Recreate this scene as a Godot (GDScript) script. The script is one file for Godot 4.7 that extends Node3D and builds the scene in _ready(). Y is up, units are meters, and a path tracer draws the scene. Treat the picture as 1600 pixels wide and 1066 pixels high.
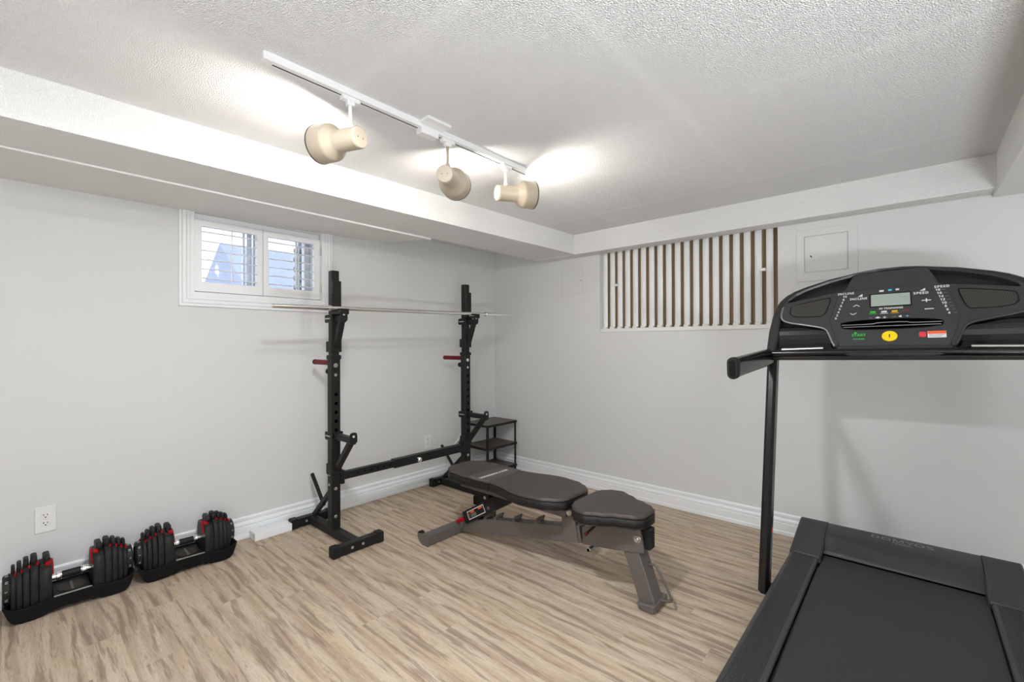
extends Node3D
# A basement home gym: corner of a room with a squat rack, a bench, dumbbells and a treadmill.
# Left wall is the plane x = 0, back wall the plane z = 0, floor y = 0; units are metres.

var org := Vector3.ZERO          # base of the thing being built; parts are given in room coordinates
var m := {}                      # materials by name
var used := {}

# ------------------------------------------------------------------ geometry
class G:
	var st := SurfaceTool.new()
	var xf := Transform3D()
	var sg := -1
	var uvf := Vector4(0, 0, 0, 0)   # uv = (x, z) * xy + zw, for planks
	var tint := Color.WHITE
	func _init():
		st.begin(Mesh.PRIMITIVE_TRIANGLES)
	func v(p):
		var q = xf * p
		st.set_smooth_group(sg)
		st.set_color(tint)
		st.set_uv(Vector2(q.x * uvf.x + uvf.z, q.z * uvf.y + uvf.w))
		st.add_vertex(q)
	func tri(a, b, c):               # a, b, c run counter-clockwise seen from outside
		v(a); v(c); v(b)
	func quad(a, b, c, d):
		tri(a, b, c); tri(a, c, d)
	func qn(a, b, c, d, n):
		if (b - a).cross(c - a).dot(n) < 0: quad(a, d, c, b)
		else: quad(a, b, c, d)
	func tn(a, b, c, n):
		if (b - a).cross(c - a).dot(n) < 0: tri(a, c, b)
		else: tri(a, b, c)
	func box(c, s, b = 0.0):
		var h = s * 0.5
		b = min(b, min(h.x, min(h.y, h.z)) * 0.9)
		var P = func(ax, sx, sy, sz):
			var q = Vector3(sx * (h.x - b), sy * (h.y - b), sz * (h.z - b))
			q[ax] = [sx, sy, sz][ax] * h[ax]
			return c + q
		for s1 in [-1, 1]:
			qn(P.call(0, s1, -1, -1), P.call(0, s1, 1, -1), P.call(0, s1, 1, 1), P.call(0, s1, -1, 1), Vector3(s1, 0, 0))
			qn(P.call(1, -1, s1, -1), P.call(1, 1, s1, -1), P.call(1, 1, s1, 1), P.call(1, -1, s1, 1), Vector3(0, s1, 0))
			qn(P.call(2, -1, -1, s1), P.call(2, 1, -1, s1), P.call(2, 1, 1, s1), P.call(2, -1, 1, s1), Vector3(0, 0, s1))
		if b <= 0.0: return
		for s1 in [-1, 1]:
			for s2 in [-1, 1]:
				qn(P.call(0, s1, s2, -1), P.call(1, s1, s2, -1), P.call(1, s1, s2, 1), P.call(0, s1, s2, 1), Vector3(s1, s2, 0))
				qn(P.call(0, s1, -1, s2), P.call(2, s1, -1, s2), P.call(2, s1, 1, s2), P.call(0, s1, 1, s2), Vector3(s1, 0, s2))
				qn(P.call(1, -1, s1, s2), P.call(2, -1, s1, s2), P.call(2, 1, s1, s2), P.call(1, 1, s1, s2), Vector3(0, s1, s2))
				for s3 in [-1, 1]:
					tn(P.call(0, s1, s2, s3), P.call(1, s1, s2, s3), P.call(2, s1, s2, s3), Vector3(s1, s2, s3))
	func span(a, b, bev = 0.0):       # box from corner to corner
		box((a + b) * 0.5, (b - a).abs(), bev)
	func bar(a, b, w, h, bev = 0.003, up = Vector3.UP):   # beam from a to b, w across, h along up
		var keep = xf
		var z = (b - a).normalized()
		if abs(z.dot(up)) > 0.98: up = Vector3.RIGHT
		var x = up.cross(z).normalized()
		xf = keep * Transform3D(Basis(x, z.cross(x), z), (a + b) * 0.5)
		box(Vector3.ZERO, Vector3(w, h, (b - a).length()), bev)
		xf = keep
	static func inset(p, d):
		var out := PackedVector2Array()
		var n = p.size()
		for i in n:
			var e0 = (p[i] - p[(i + n - 1) % n]).normalized()
			var e1 = (p[(i + 1) % n] - p[i]).normalized()
			var n0 = Vector2(-e0.y, e0.x)
			var n1 = Vector2(-e1.y, e1.x)
			var k = n0 + n1
			out.append(p[i] + k * (d / max(0.35, 1.0 + n0.dot(n1))))
		return out
	static func ccw(p):
		var q := PackedVector2Array(p)
		if Geometry2D.is_polygon_clockwise(q): q.reverse()
		return q
	func prism(p, z0, z1, bev = 0.0, smooth = false):     # polygon in local XY, extruded along Z
		p = ccw(p)
		var n = p.size()
		var rings = [[p, z0], [p, z1]]
		if bev > 0.0:
			var q = inset(p, bev)
			rings = [[q, z0], [p, z0 + bev], [p, z1 - bev], [q, z1]]
		for r in rings.size() - 1:
			var A = rings[r]
			var B = rings[r + 1]
			sg = 1 if smooth else -1
			for i in n:
				var j = (i + 1) % n
				quad(Vector3(A[0][i].x, A[0][i].y, A[1]), Vector3(A[0][j].x, A[0][j].y, A[1]), Vector3(B[0][j].x, B[0][j].y, B[1]), Vector3(B[0][i].x, B[0][i].y, B[1]))
		sg = -1
		for cap in [[rings[0], -1], [rings[-1], 1]]:
			var q = cap[0][0]
			var t = Geometry2D.triangulate_polygon(q)
			for i in range(0, t.size(), 3):
				tn(Vector3(q[t[i]].x, q[t[i]].y, cap[0][1]), Vector3(q[t[i + 1]].x, q[t[i + 1]].y, cap[0][1]), Vector3(q[t[i + 2]].x, q[t[i + 2]].y, cap[0][1]), Vector3(0, 0, cap[1]))
	func ring(outer, inner, z0, z1, bev = 0.0):            # a border between two outlines of as many points
		var n = outer.size()
		var P = func(p, z): return Vector3(p.x, p.y, z)
		var o2 = outer
		var i2 = inner
		if bev > 0.0:
			o2 = inset(outer, bev)
			i2 = inset(inner, -bev)
		for i in n:
			var j = (i + 1) % n
			quad(P.call(o2[i], z1), P.call(o2[j], z1), P.call(i2[j], z1), P.call(i2[i], z1))
			quad(P.call(outer[j], z0), P.call(outer[i], z0), P.call(inner[i], z0), P.call(inner[j], z0))
			quad(P.call(outer[i], z0), P.call(outer[j], z0), P.call(outer[j], z1 - bev), P.call(outer[i], z1 - bev))
			quad(P.call(inner[j], z0), P.call(inner[i], z0), P.call(inner[i], z1 - bev), P.call(inner[j], z1 - bev))
			if bev > 0.0:
				quad(P.call(outer[i], z1 - bev), P.call(outer[j], z1 - bev), P.call(o2[j], z1), P.call(o2[i], z1))
				quad(P.call(inner[j], z1 - bev), P.call(inner[i], z1 - bev), P.call(i2[i], z1), P.call(i2[j], z1))
	func lathe(prof, segs = 24, arc = TAU):                # points (radius, height) about local Y
		var g = 1
		for k in prof.size() - 1:
			var a = prof[k]
			var b = prof[k + 1]
			if k > 0:
				var d0 = (a - prof[k - 1]).normalized()
				if d0.dot((b - a).normalized()) < 0.8: g += 1
			sg = g
			for i in segs:
				var t0 = arc * i / segs
				var t1 = arc * (i + 1) / segs
				var q = func(p, t): return Vector3(p.x * cos(t), p.y, p.x * sin(t))
				var A = q.call(a, t0); var B = q.call(a, t1); var C = q.call(b, t1); var D = q.call(b, t0)
				if a.x < 1e-6: tri(A, D, C)
				elif b.x < 1e-6: tri(A, D, B)
				else: quad(A, D, C, B)
		sg = -1
	func tube(pts, r, segs = 10):
		var n = pts.size()
		var rings = []
		var up = Vector3.UP
		var d0 = (pts[1] - pts[0]).normalized()
		if abs(d0.dot(up)) > 0.9: up = Vector3.RIGHT
		for i in n:
			var d = (pts[min(i + 1, n - 1)] - pts[max(i - 1, 0)]).normalized()
			up = (up - d * up.dot(d)).normalized()
			var s = d.cross(up)
			var rr = []
			for k in segs:
				var t = TAU * k / segs
				rr.append(pts[i] + (up * cos(t) + s * sin(t)) * r)
			rings.append(rr)
		sg = 1
		for i in n - 1:
			for k in segs:
				var k2 = (k + 1) % segs
				quad(rings[i][k], rings[i][k2], rings[i + 1][k2], rings[i + 1][k])
		sg = -1
		for k in range(1, segs - 1):
			tn(rings[0][0], rings[0][k], rings[0][k + 1], pts[0] - pts[1])
			tn(rings[n - 1][0], rings[n - 1][k], rings[n - 1][k + 1], pts[n - 1] - pts[n - 2])
	func cyl(a, b, r, segs = 14, bev = 0.0):
		var keep = xf
		var y = (b - a).normalized()
		var x = y.cross(Vector3(0.3, 0.2, 0.9)).normalized()
		xf = keep * Transform3D(Basis(x, y, x.cross(y)), a)
		var L = (b - a).length()
		if bev > 0.0: lathe([Vector2(0, 0), Vector2(r - bev, 0), Vector2(r, bev), Vector2(r, L - bev), Vector2(r - bev, L), Vector2(0, L)], segs)
		else: lathe([Vector2(0, 0), Vector2(r, 0), Vector2(r, L), Vector2(0, L)], segs)
		xf = keep
	func done():
		st.generate_normals()
		return st.commit()

func rrect(w, h, r, n = 5, c = Vector2.ZERO):              # rounded rectangle outline
	var out := PackedVector2Array()
	for q in 4:
		var cc = Vector2([1, -1, -1, 1][q] * (w / 2 - r), [1, 1, -1, -1][q] * (h / 2 - r)) + c
		for i in n + 1:
			var t = PI / 2 * (q + float(i) / n)
			out.append(cc + Vector2(cos(t), sin(t)) * r)
	return out

func smoothed(p, rounds = 2, closed = true):               # Chaikin corner cutting
	var q := PackedVector2Array(p)
	for r in rounds:
		var o := PackedVector2Array()
		var n = q.size()
		for i in (n if closed else n - 1):
			var a = q[i]
			var b = q[(i + 1) % n]
			o.append(a.lerp(b, 0.25)); o.append(a.lerp(b, 0.75))
		if not closed:
			o.insert(0, q[0]); o.append(q[n - 1])
		q = o
	return q

# ------------------------------------------------------------------ objects
func numbered(n):
	var k = used.get(n, 0)
	used[n] = k + 1
	return n if k == 0 else "%s_%03d" % [n, k]

func tag(o, label, category, group = ""):
	o.set_meta("label", label)
	o.set_meta("category", category)
	if group: o.set_meta("group", group)
	return o

func thing(called, label, category, at = Vector3.ZERO, group = ""):
	var o := Node3D.new()
	o.name = numbered(called)
	add_child(o)
	o.position = at
	org = at
	return tag(o, label, category, group)

func part(called, g, mat, parent, label = "", off = null):
	var o := MeshInstance3D.new()
	o.name = called
	o.mesh = g.done() if g is G else g
	o.material_override = mat
	o.cast_shadow = GeometryInstance3D.SHADOW_CASTING_SETTING_ON
	parent.add_child(o, true)
	if off == null: o.position = -org if parent.get_parent() == self else Vector3.ZERO
	else: o.position = off
	if label: o.set_meta("label", label)
	return o

func struct(called, g, mat, label):
	var o := MeshInstance3D.new()
	o.name = called
	o.mesh = g.done()
	o.material_override = mat
	add_child(o)
	o.set_meta("kind", "structure")
	o.set_meta("label", label)
	org = Vector3.ZERO
	return o

func flat_text(s, size, mat, parent, xf, called = "lettering", bold = false, depth = 0.0006, stretch = 1.0):
	var t := TextMesh.new()
	var f := SystemFont.new()
	f.font_names = PackedStringArray(["Droid Sans"])
	if bold: f.font_weight = 700
	t.font = f
	t.text = s
	t.font_size = 64
	t.pixel_size = size / 64.0
	t.depth = depth
	var o := MeshInstance3D.new()
	o.name = called
	o.mesh = t
	o.material_override = mat
	parent.add_child(o, true)
	var back = Transform3D(Basis(), -org) if parent.get_parent() == self else Transform3D()
	o.transform = back * xf * Transform3D(Basis.from_scale(Vector3(stretch, 1, 1)), Vector3.ZERO)
	return o

# ------------------------------------------------------------------ materials
func mat(called, c, rough = 0.6, metal = 0.0, spec = 0.5):
	var k := StandardMaterial3D.new()
	k.resource_name = called
	k.albedo_color = c
	k.roughness = rough
	k.metallic = metal
	k.metallic_specular = spec
	m[called] = k
	return k

func noise_tex(freq, seed_, kind = FastNoiseLite.TYPE_SIMPLEX_SMOOTH, size = 512, octaves = 3, ramp = null):
	var n := FastNoiseLite.new()
	n.noise_type = kind
	n.frequency = freq
	n.seed = seed_
	n.fractal_octaves = octaves
	var t := NoiseTexture2D.new()
	t.width = size
	t.height = size
	t.seamless = true
	t.noise = n
	if ramp: t.color_ramp = ramp
	return t

func relief(k, tex, cm, scale = 1.0):
	k.heightmap_enabled = true
	k.heightmap_texture = tex
	k.heightmap_scale = cm
	k.uv1_triplanar = true
	k.uv1_world_triplanar = true
	k.uv1_scale = Vector3.ONE * scale

func wood_texture():
	# eight strips of printed oak, 1.2 m long each, one under the other
	var W := 2048
	var H := 1024
	var im := Image.create(W, H, false, Image.FORMAT_RGB8)
	var n1 := FastNoiseLite.new(); n1.seed = 11; n1.frequency = 1.0; n1.fractal_octaves = 3
	var n2 := FastNoiseLite.new(); n2.seed = 23; n2.frequency = 1.0; n2.fractal_octaves = 2
	var n3 := FastNoiseLite.new(); n3.seed = 37; n3.frequency = 1.0; n3.fractal_octaves = 1
	var rng := RandomNumberGenerator.new(); rng.seed = 5
	var data := PackedByteArray(); data.resize(W * H * 3)
	var light := Vector3(0.775, 0.705, 0.625)
	var mid := Vector3(0.680, 0.600, 0.515)
	var dark := Vector3(0.475, 0.400, 0.340)
	var honey := Vector3(0.745, 0.665, 0.525)
	for s in 8:
		var o := 7.0 * s
		var knots := []
		for k in 2 + s % 2:
			knots.append(Vector3(rng.randf_range(0.08, 1.12), rng.randf_range(0.02, 0.095), rng.randf_range(0.006, 0.012)))
		for y in 128:
			var vv := y * 0.1135 / 128.0
			var at := (s * 128 + y) * W * 3
			for x in W:
				var u := x * 1.2 / W
				var ring := 0.0
				var core := 0.0
				for k in knots:
					var dx: float = (u - k.x) * 0.2
					var dy: float = vv - k.y
					var d2: float = (dx * dx + dy * dy) / (k.z * k.z)
					if d2 < 9.0:
						var wob := n2.get_noise_2d(u * 22.0 + o, vv * 60.0) * 2.2
						ring += exp(-d2 * 0.30) * maxf(0.0, sin(sqrt(d2) * 7.5 + wob) - 0.35)
						core += exp(-d2 * 2.2) * (0.6 + wob * 0.4)
				var w := vv + n2.get_noise_2d(u * 1.3 + o, vv * 8.0) * 0.012
				var broad := n1.get_noise_2d(u * 0.9 + o, w * 17.0 + o)
				var smoke := n1.get_noise_2d(u * 1.7 - o, w * 26.0 + 3.0 * o)
				var fuzz := n3.get_noise_2d(u * 11.0 - o, w * 330.0 + o)
				var fibre := n3.get_noise_2d(u * 24.0 + o, w * 900.0)
				var c: Vector3 = light.lerp(mid, clampf(0.45 + broad * 1.25 + fuzz * 0.16, 0.0, 1.0))
				c = c.lerp(honey, clampf(n2.get_noise_2d(u * 1.4 + 3.0 * o, vv * 12.0 - o) * 1.6 - 0.40, 0.0, 0.5))
				c = c.lerp(dark, clampf(smoke * 1.6 - 0.17 + fuzz * 0.28, 0.0, 0.54))
				c = c.lerp(dark, clampf(fuzz * 1.5 - 0.78, 0.0, 0.35))
				c = c.lerp(dark, clampf(ring * 0.30 + core * 0.38, 0.0, 0.55))
				c *= 1.0 + fibre * 0.06
				data[at] = int(clampf(c.x, 0.0, 1.0) * 255.0)
				data[at + 1] = int(clampf(c.y, 0.0, 1.0) * 255.0)
				data[at + 2] = int(clampf(c.z, 0.0, 1.0) * 255.0)
				at += 3
	im = Image.create_from_data(W, H, false, Image.FORMAT_RGB8, data)
	return ImageTexture.create_from_image(im)

func materials():
	mat("wall_paint", Color(0.845, 0.845, 0.838), 0.72)
	relief(m.wall_paint, noise_tex(0.35, 4, FastNoiseLite.TYPE_SIMPLEX, 512, 2), 0.012, 1.6)
	mat("ceiling_paint", Color(0.93, 0.93, 0.93), 0.9, 0.0, 0.3)
	var pop = noise_tex(0.15, 9, FastNoiseLite.TYPE_SIMPLEX, 1024, 2)
	relief(m.ceiling_paint, pop, 0.5, 1.0)
	mat("bulkhead_paint", Color(0.92, 0.92, 0.915), 0.85, 0.0, 0.3)
	relief(m.bulkhead_paint, pop, 0.35, 1.0)
	mat("smooth_ceiling", Color(0.90, 0.90, 0.89), 0.8, 0.0, 0.3)
	relief(m.smooth_ceiling, pop, 0.10, 1.3)
	mat("white_trim", Color(0.93, 0.935, 0.94), 0.42)
	mat("white_gloss", Color(0.92, 0.92, 0.915), 0.35)
	mat("white_plastic", Color(0.90, 0.90, 0.885), 0.4)
	mat("slat_white", Color(0.90, 0.905, 0.91), 0.45)
	mat("slot_black", Color(0.03, 0.03, 0.03), 0.6)
	mat("recess_brown", Color(0.71, 0.61, 0.485), 0.8)
	var wood = StandardMaterial3D.new()
	wood.resource_name = "oak_laminate"
	wood.albedo_texture = wood_texture()
	wood.vertex_color_use_as_albedo = true
	wood.roughness = 0.5
	wood.metallic_specular = 0.35
	m.oak = wood
	mat("subfloor", Color(0.25, 0.2, 0.16), 0.9)
	mat("black_steel", Color(0.13, 0.13, 0.128), 0.42, 0.0, 0.3)
	relief(m.black_steel, noise_tex(0.2, 8, FastNoiseLite.TYPE_SIMPLEX, 256, 2), 0.004, 12.0)
	mat("black_plastic", Color(0.13, 0.13, 0.128), 0.5, 0.0, 0.3)
	mat("hole_black", Color(0.006, 0.006, 0.006), 0.9, 0.0, 0.1)
	mat("chrome", Color(0.93, 0.93, 0.92), 0.22, 1.0)
	mat("brushed_steel", Color(0.72, 0.72, 0.71), 0.34, 1.0)
	mat("zinc", Color(0.80, 0.80, 0.78), 0.3, 1.0)
	mat("red_grip", Color(0.42, 0.03, 0.05), 0.65)
	mat("red_plastic", Color(0.62, 0.05, 0.06), 0.42, 0.0, 0.3)
	mat("grey_steel", Color(0.40, 0.375, 0.355), 0.42, 0.15)
	mat("pad_vinyl_lit", Color(0.245, 0.218, 0.205), 0.52)  # pad tops: paler than the black sides, light on them put into the colour
	relief(m.pad_vinyl_lit, noise_tex(0.25, 3, FastNoiseLite.TYPE_CELLULAR, 256, 1), 0.008, 10.0)
	mat("pad_side", Color(0.045, 0.042, 0.042), 0.55)
	mat("pad_band", Color(0.31, 0.285, 0.265), 0.6)
	mat("piping", Color(0.14, 0.13, 0.125), 0.5)
	mat("print_white", Color(0.86, 0.86, 0.85), 0.5)
	mat("print_grey", Color(0.50, 0.50, 0.50), 0.45)
	mat("lamp_beige", Color(0.675, 0.625, 0.55), 0.3)
	mat("lamp_inside", Color(0.93, 0.92, 0.90), 0.4)
	mat("lamp_rim", Color(0.10, 0.09, 0.08), 0.5)
	mat("treadmill_plastic", Color(0.205, 0.205, 0.205), 0.5)
	relief(m.treadmill_plastic, noise_tex(0.3, 6, FastNoiseLite.TYPE_SIMPLEX, 256, 2), 0.006, 9.0)
	mat("console_shell", Color(0.155, 0.155, 0.158), 0.36)
	mat("console_panel", Color(0.20, 0.20, 0.20), 0.48)
	relief(m.console_panel, noise_tex(0.3, 16, FastNoiseLite.TYPE_SIMPLEX, 256, 2), 0.005, 12.0)
	mat("gloss_black", Color(0.03, 0.03, 0.031), 0.2)
	mat("upright_black", Color(0.035, 0.035, 0.036), 0.3)
	mat("satin_silver", Color(0.62, 0.62, 0.62), 0.3, 0.9)
	mat("sensor_steel", Color(0.70, 0.70, 0.68), 0.38, 0.9)
	mat("grille_mesh", Color(0.27, 0.26, 0.235), 0.55, 0.3)
	mat("lcd_glass", Color(0.60, 0.645, 0.60), 0.25)
	mat("belt_rubber", Color(0.165, 0.163, 0.16), 0.62)
	relief(m.belt_rubber, noise_tex(0.25, 12, FastNoiseLite.TYPE_CELLULAR, 256, 1), 0.01, 8.0)
	mat("yellow_key", Color(0.93, 0.80, 0.06), 0.4)
	mat("red_button", Color(0.85, 0.22, 0.27), 0.4)
	mat("print_green", Color(0.15, 0.75, 0.20), 0.5)
	mat("print_amber", Color(0.90, 0.70, 0.12), 0.5)
	mat("print_red", Color(0.42, 0.17, 0.15), 0.5)
	mat("print_blue", Color(0.35, 0.70, 0.85), 0.5)
	mat("print_orange", Color(0.93, 0.38, 0.18), 0.5)
	mat("table_wood", Color(0.36, 0.32, 0.29), 0.45)
	mat("plate_black", Color(0.15, 0.147, 0.142), 0.45, 0.0, 0.3)
	mat("tray_black", Color(0.08, 0.08, 0.08), 0.45, 0.0, 0.25)
	mat("strap_brown", Color(0.20, 0.165, 0.135), 0.7)
	mat("grey_stuff", Color(0.40, 0.40, 0.39), 0.6)
	mat("window_vinyl", Color(0.80, 0.81, 0.83), 0.4)
	mat("well_metal", Color(0.24, 0.26, 0.28), 0.55, 0.2)
	mat("siding", Color(0.80, 0.84, 0.90), 0.8)
	mat("outdoor_roof", Color(0.55, 0.58, 0.66), 0.9)
	mat("outdoor_ground", Color(0.72, 0.74, 0.80), 0.95)
	mat("outdoor_window", Color(0.35, 0.45, 0.60), 0.2)
	mat("outdoor_brick", Color(0.80, 0.66, 0.58), 0.9)
	mat("steel_channel", Color(0.10, 0.10, 0.10), 0.5, 0.4)
	var glass = mat("window_glass", Color(0.92, 0.96, 1.0, 0.06), 0.02)
	glass.transparency = BaseMaterial3D.TRANSPARENCY_ALPHA
	var bulb = mat("bulb_glow", Color(1, 1, 1), 0.3)
	bulb.emission_enabled = true
	bulb.emission = Color(1.0, 0.97, 0.92)
	bulb.emission_energy_multiplier = 6.0
	var pan = mat("panel_glow", Color(1, 1, 1), 0.5)
	pan.emission_enabled = true
	pan.emission = Color(1.0, 0.985, 0.97)
	pan.emission_energy_multiplier = 2.0

# ------------------------------------------------------------------ camera, sky, light
func setup():
	var cam := Camera3D.new()
	cam.name = "camera"
	var yaw := deg_to_rad(41.59)
	var pitch := deg_to_rad(0.31)
	var roll := deg_to_rad(0.22)
	var f := Vector3(-sin(yaw), 0, -cos(yaw))
	var r := Vector3(cos(yaw), 0, -sin(yaw))
	var u := Vector3.UP
	var f2 = f * cos(pitch) + u * sin(pitch)
	var u2 = u * cos(pitch) - f * sin(pitch)
	var r2 = r * cos(roll) - u2 * sin(roll)
	u2 = u2 * cos(roll) + r * sin(roll)
	cam.transform = Transform3D(Basis(r2, u2, -f2), Vector3(3.237, 1.25, 3.371))
	cam.fov = rad_to_deg(2.0 * atan(533.0 / 703.0))
	cam.near = 0.02
	cam.far = 200.0
	add_child(cam)
	cam.current = true
	var env := Environment.new()
	env.background_mode = Environment.BG_SKY
	var sky := Sky.new()
	var sm := ProceduralSkyMaterial.new()
	sm.sky_top_color = Color(0.90, 0.94, 1.0)
	sm.sky_horizon_color = Color(0.97, 0.98, 1.0)
	sm.ground_bottom_color = Color(0.6, 0.62, 0.66)
	sm.ground_horizon_color = Color(0.85, 0.87, 0.9)
	sm.sky_energy_multiplier = 1.0
	sky.sky_material = sm
	env.sky = sky
	env.background_energy_multiplier = 3.0
	env.tonemap_mode = Environment.TONE_MAPPER_LINEAR
	env.tonemap_exposure = 1.0
	env.sdfgi_enabled = true
	env.ssao_enabled = true
	env.ssil_enabled = true
	var we := WorldEnvironment.new()
	we.name = "environment"
	we.environment = env
	add_child(we)
	# unseen ceiling lamp above the frame, placed to cast the barbell's shadow
	var a = thing("unseen_ceiling_light", "unseen small round flush ceiling lamp, placed to cast the barbell shadow, above the middle of the room", "ceiling light", Vector3(2.25, 2.176, 2.82))
	var g := G.new()
	g.xf = Transform3D(Basis(Vector3.RIGHT, PI), org)
	g.lathe([Vector2(0, 0), Vector2(0.095, 0), Vector2(0.095, 0.018), Vector2(0.085, 0.026), Vector2(0.078, 0.026)], 32)
	part("housing", g, m.white_plastic, a)
	g = G.new()
	g.xf = Transform3D(Basis(Vector3.RIGHT, PI), org)
	g.lathe([Vector2(0.078, 0.026), Vector2(0.05, 0.032), Vector2(0, 0.034)], 32)
	part("diffuser", g, m.panel_glow, a)
	var la := AreaLight3D.new()
	la.name = "unseen_ceiling_light_source"
	la.area_size = Vector2(0.13, 0.13)
	la.light_energy = 3.7
	la.light_color = Color(0.965, 0.98, 1.0)
	la.area_range = 12.0
	la.shadow_enabled = true
	a.add_child(la)
	la.position = Vector3(0, -0.04, 0)
	la.rotation = Vector3(-PI / 2, 0, 0)
	# added fill lamp out of view, aimed upward: most room light is its bounce
	var d = thing("added_uplighter", "added low round fill lamp, out of view, shining at the ceiling behind the viewpoint", "lamp", Vector3(4.5, 0, 3.85))
	g = G.new()
	g.xf = Transform3D(Basis(), org)
	g.lathe([Vector2(0, 0), Vector2(0.24, 0), Vector2(0.24, 0.02), Vector2(0.05, 0.05), Vector2(0.05, 0.30), Vector2(0.40, 0.42), Vector2(0.48, 0.50), Vector2(0.47, 0.50), Vector2(0.39, 0.43), Vector2(0, 0.43)], 32)
	part("bowl", g, m.white_gloss, d)
	g = G.new()
	g.xf = Transform3D(Basis(), org)
	g.lathe([Vector2(0.455, 0.478), Vector2(0.455, 0.483), Vector2(0, 0.483)], 32)
	part("diffuser", g, m.panel_glow, d)
	var ld := AreaLight3D.new()
	ld.name = "added_uplighter_source"
	ld.area_size = Vector2(0.78, 0.78)
	ld.light_energy = 15.0
	ld.light_color = Color(0.945, 0.972, 1.0)
	ld.area_range = 14.0
	ld.shadow_enabled = true
	d.add_child(ld)
	ld.position = Vector3(0, 0.49, 0)
	ld.rotation = Vector3(PI / 2, 0, 0)

# ------------------------------------------------------------------ the room
func room():
	var g := G.new()
	# left wall round the window opening z 1.84..2.618, y 1.571..2.05
	for s in [[0.0, 2.33, -0.2, 1.84], [0.0, 2.33, 2.618, 6.4], [0.0, 1.571, 1.84, 2.618], [2.05, 2.33, 1.84, 2.618]]:
		g.span(Vector3(-0.25, s[0], s[2]), Vector3(0, s[1], s[3]))
	struct("wall_left", g, m.wall_paint, "left wall painted pale grey with a small high window")
	var wb := Node3D.new()
	wb.name = "wall_back"
	add_child(wb)
	wb.set_meta("kind", "structure")
	wb.set_meta("label", "back wall painted pale grey with a slatted opening under the ceiling")
	org = Vector3.ZERO
	for s in [[0.0, 2.33, 0.0, 1.249], [0.0, 2.33, 2.584, 5.4], [0.0, 1.341, 1.249, 2.584], [2.03, 2.33, 1.249, 2.584]]:
		g = G.new()
		g.span(Vector3(s[2], s[0], -0.22), Vector3(s[3], s[1], 0))
		part("wall_section", g, m.wall_paint, wb)
	g = G.new()
	g.span(Vector3(1.249, 1.341, -0.22), Vector3(2.584, 2.03, -0.105))
	struct("trim_1", g, m.recess_brown, "brown wooden back of the opening behind the white slats")
	g = G.new()
	g.span(Vector3(5.2, 0, 0), Vector3(5.4, 2.33, 6.2))
	struct("wall_right", g, m.wall_paint, "right wall of the room painted pale grey")
	g = G.new()
	g.span(Vector3(0, 0, 6.2), Vector3(5.4, 2.33, 6.4))
	struct("wall_front", g, m.wall_paint, "wall behind the viewpoint painted pale grey")
	g = G.new()
	g.span(Vector3(-0.25, 2.176, -0.22), Vector3(5.4, 2.33, 6.4))
	struct("ceiling", g, m.ceiling_paint, "white popcorn textured ceiling")
	# bulkheads
	g = G.new()
	g.xf = Transform3D(Basis(Vector3.RIGHT, PI / 2), Vector3(0, 2.18, 0))
	g.prism([Vector2(0.65, 0), Vector2(1.088, 0), Vector2(0.895, 6.2), Vector2(0.65, 6.2)], 0.0, 0.168)
	struct("trim_2", g, m.bulkhead_paint, "white textured bulkhead running along the left wall")
	g = G.new()
	var a = Vector3(0, 2.078, 1.335)
	var b = Vector3(0.65, 2.0, 1.335)
	var c = Vector3(0.65, 2.0115, 6.2)
	var d = Vector3(0, 2.03, 6.2)
	var e = Vector3(0, 2.055, 2.1)
	var f = Vector3(0.65, 2.0115, 2.1)
	g.qn(a, b, f, e, Vector3.DOWN)
	g.qn(e, f, c, d, Vector3.DOWN)
	g.qn(a, b, Vector3(0.65, 2.18, 1.335), Vector3(0, 2.18, 1.335), Vector3.FORWARD)
	g.qn(b, c, Vector3(0.65, 2.18, 6.2), Vector3(0.65, 2.18, 1.335), Vector3.RIGHT)
	g.qn(a, d, Vector3(0, 2.18, 6.2), Vector3(0, 2.18, 1.335), Vector3.LEFT)
	struct("trim_3", g, m.smooth_ceiling, "smooth lowered soffit above the window")
	g = G.new()
	g.span(Vector3(0.65, 2.008, 0.0), Vector3(3.6, 2.18, 0.137), 0.004)
	struct("trim_4", g, m.bulkhead_paint, "white textured bulkhead running along the back wall")
	g = G.new()
	g.span(Vector3(3.555, 1.99, 0.0), Vector3(3.95, 2.18, 6.2), 0.004)
	struct("trim_5", g, m.smooth_ceiling, "white boxed beam at the right edge of the ceiling")
	# baseboards
	var prof = [Vector2(0, 0), Vector2(0.019, 0), Vector2(0.019, 0.02), Vector2(0.0155, 0.026), Vector2(0.0155, 0.072), Vector2(0.0125, 0.076), Vector2(0.0155, 0.081), Vector2(0.0155, 0.092), Vector2(0.0095, 0.104), Vector2(0.0085, 0.110), Vector2(0.0115, 0.115), Vector2(0.0115, 0.129), Vector2(0.0065, 0.137), Vector2(0, 0.137)]
	g = G.new()
	g.prism(prof, 0.0, 6.2)
	struct("baseboard_left", g, m.white_trim, "white moulded baseboard along the left wall")
	g = G.new()
	g.xf = Transform3D(Basis(Vector3(0, 0, 1), Vector3(0, 1, 0), Vector3(-1, 0, 0)), Vector3(0, 0, 0))
	g.prism(prof, -5.2, -0.019)
	struct("baseboard_back", g, m.white_trim, "white moulded baseboard along the back wall")

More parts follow.
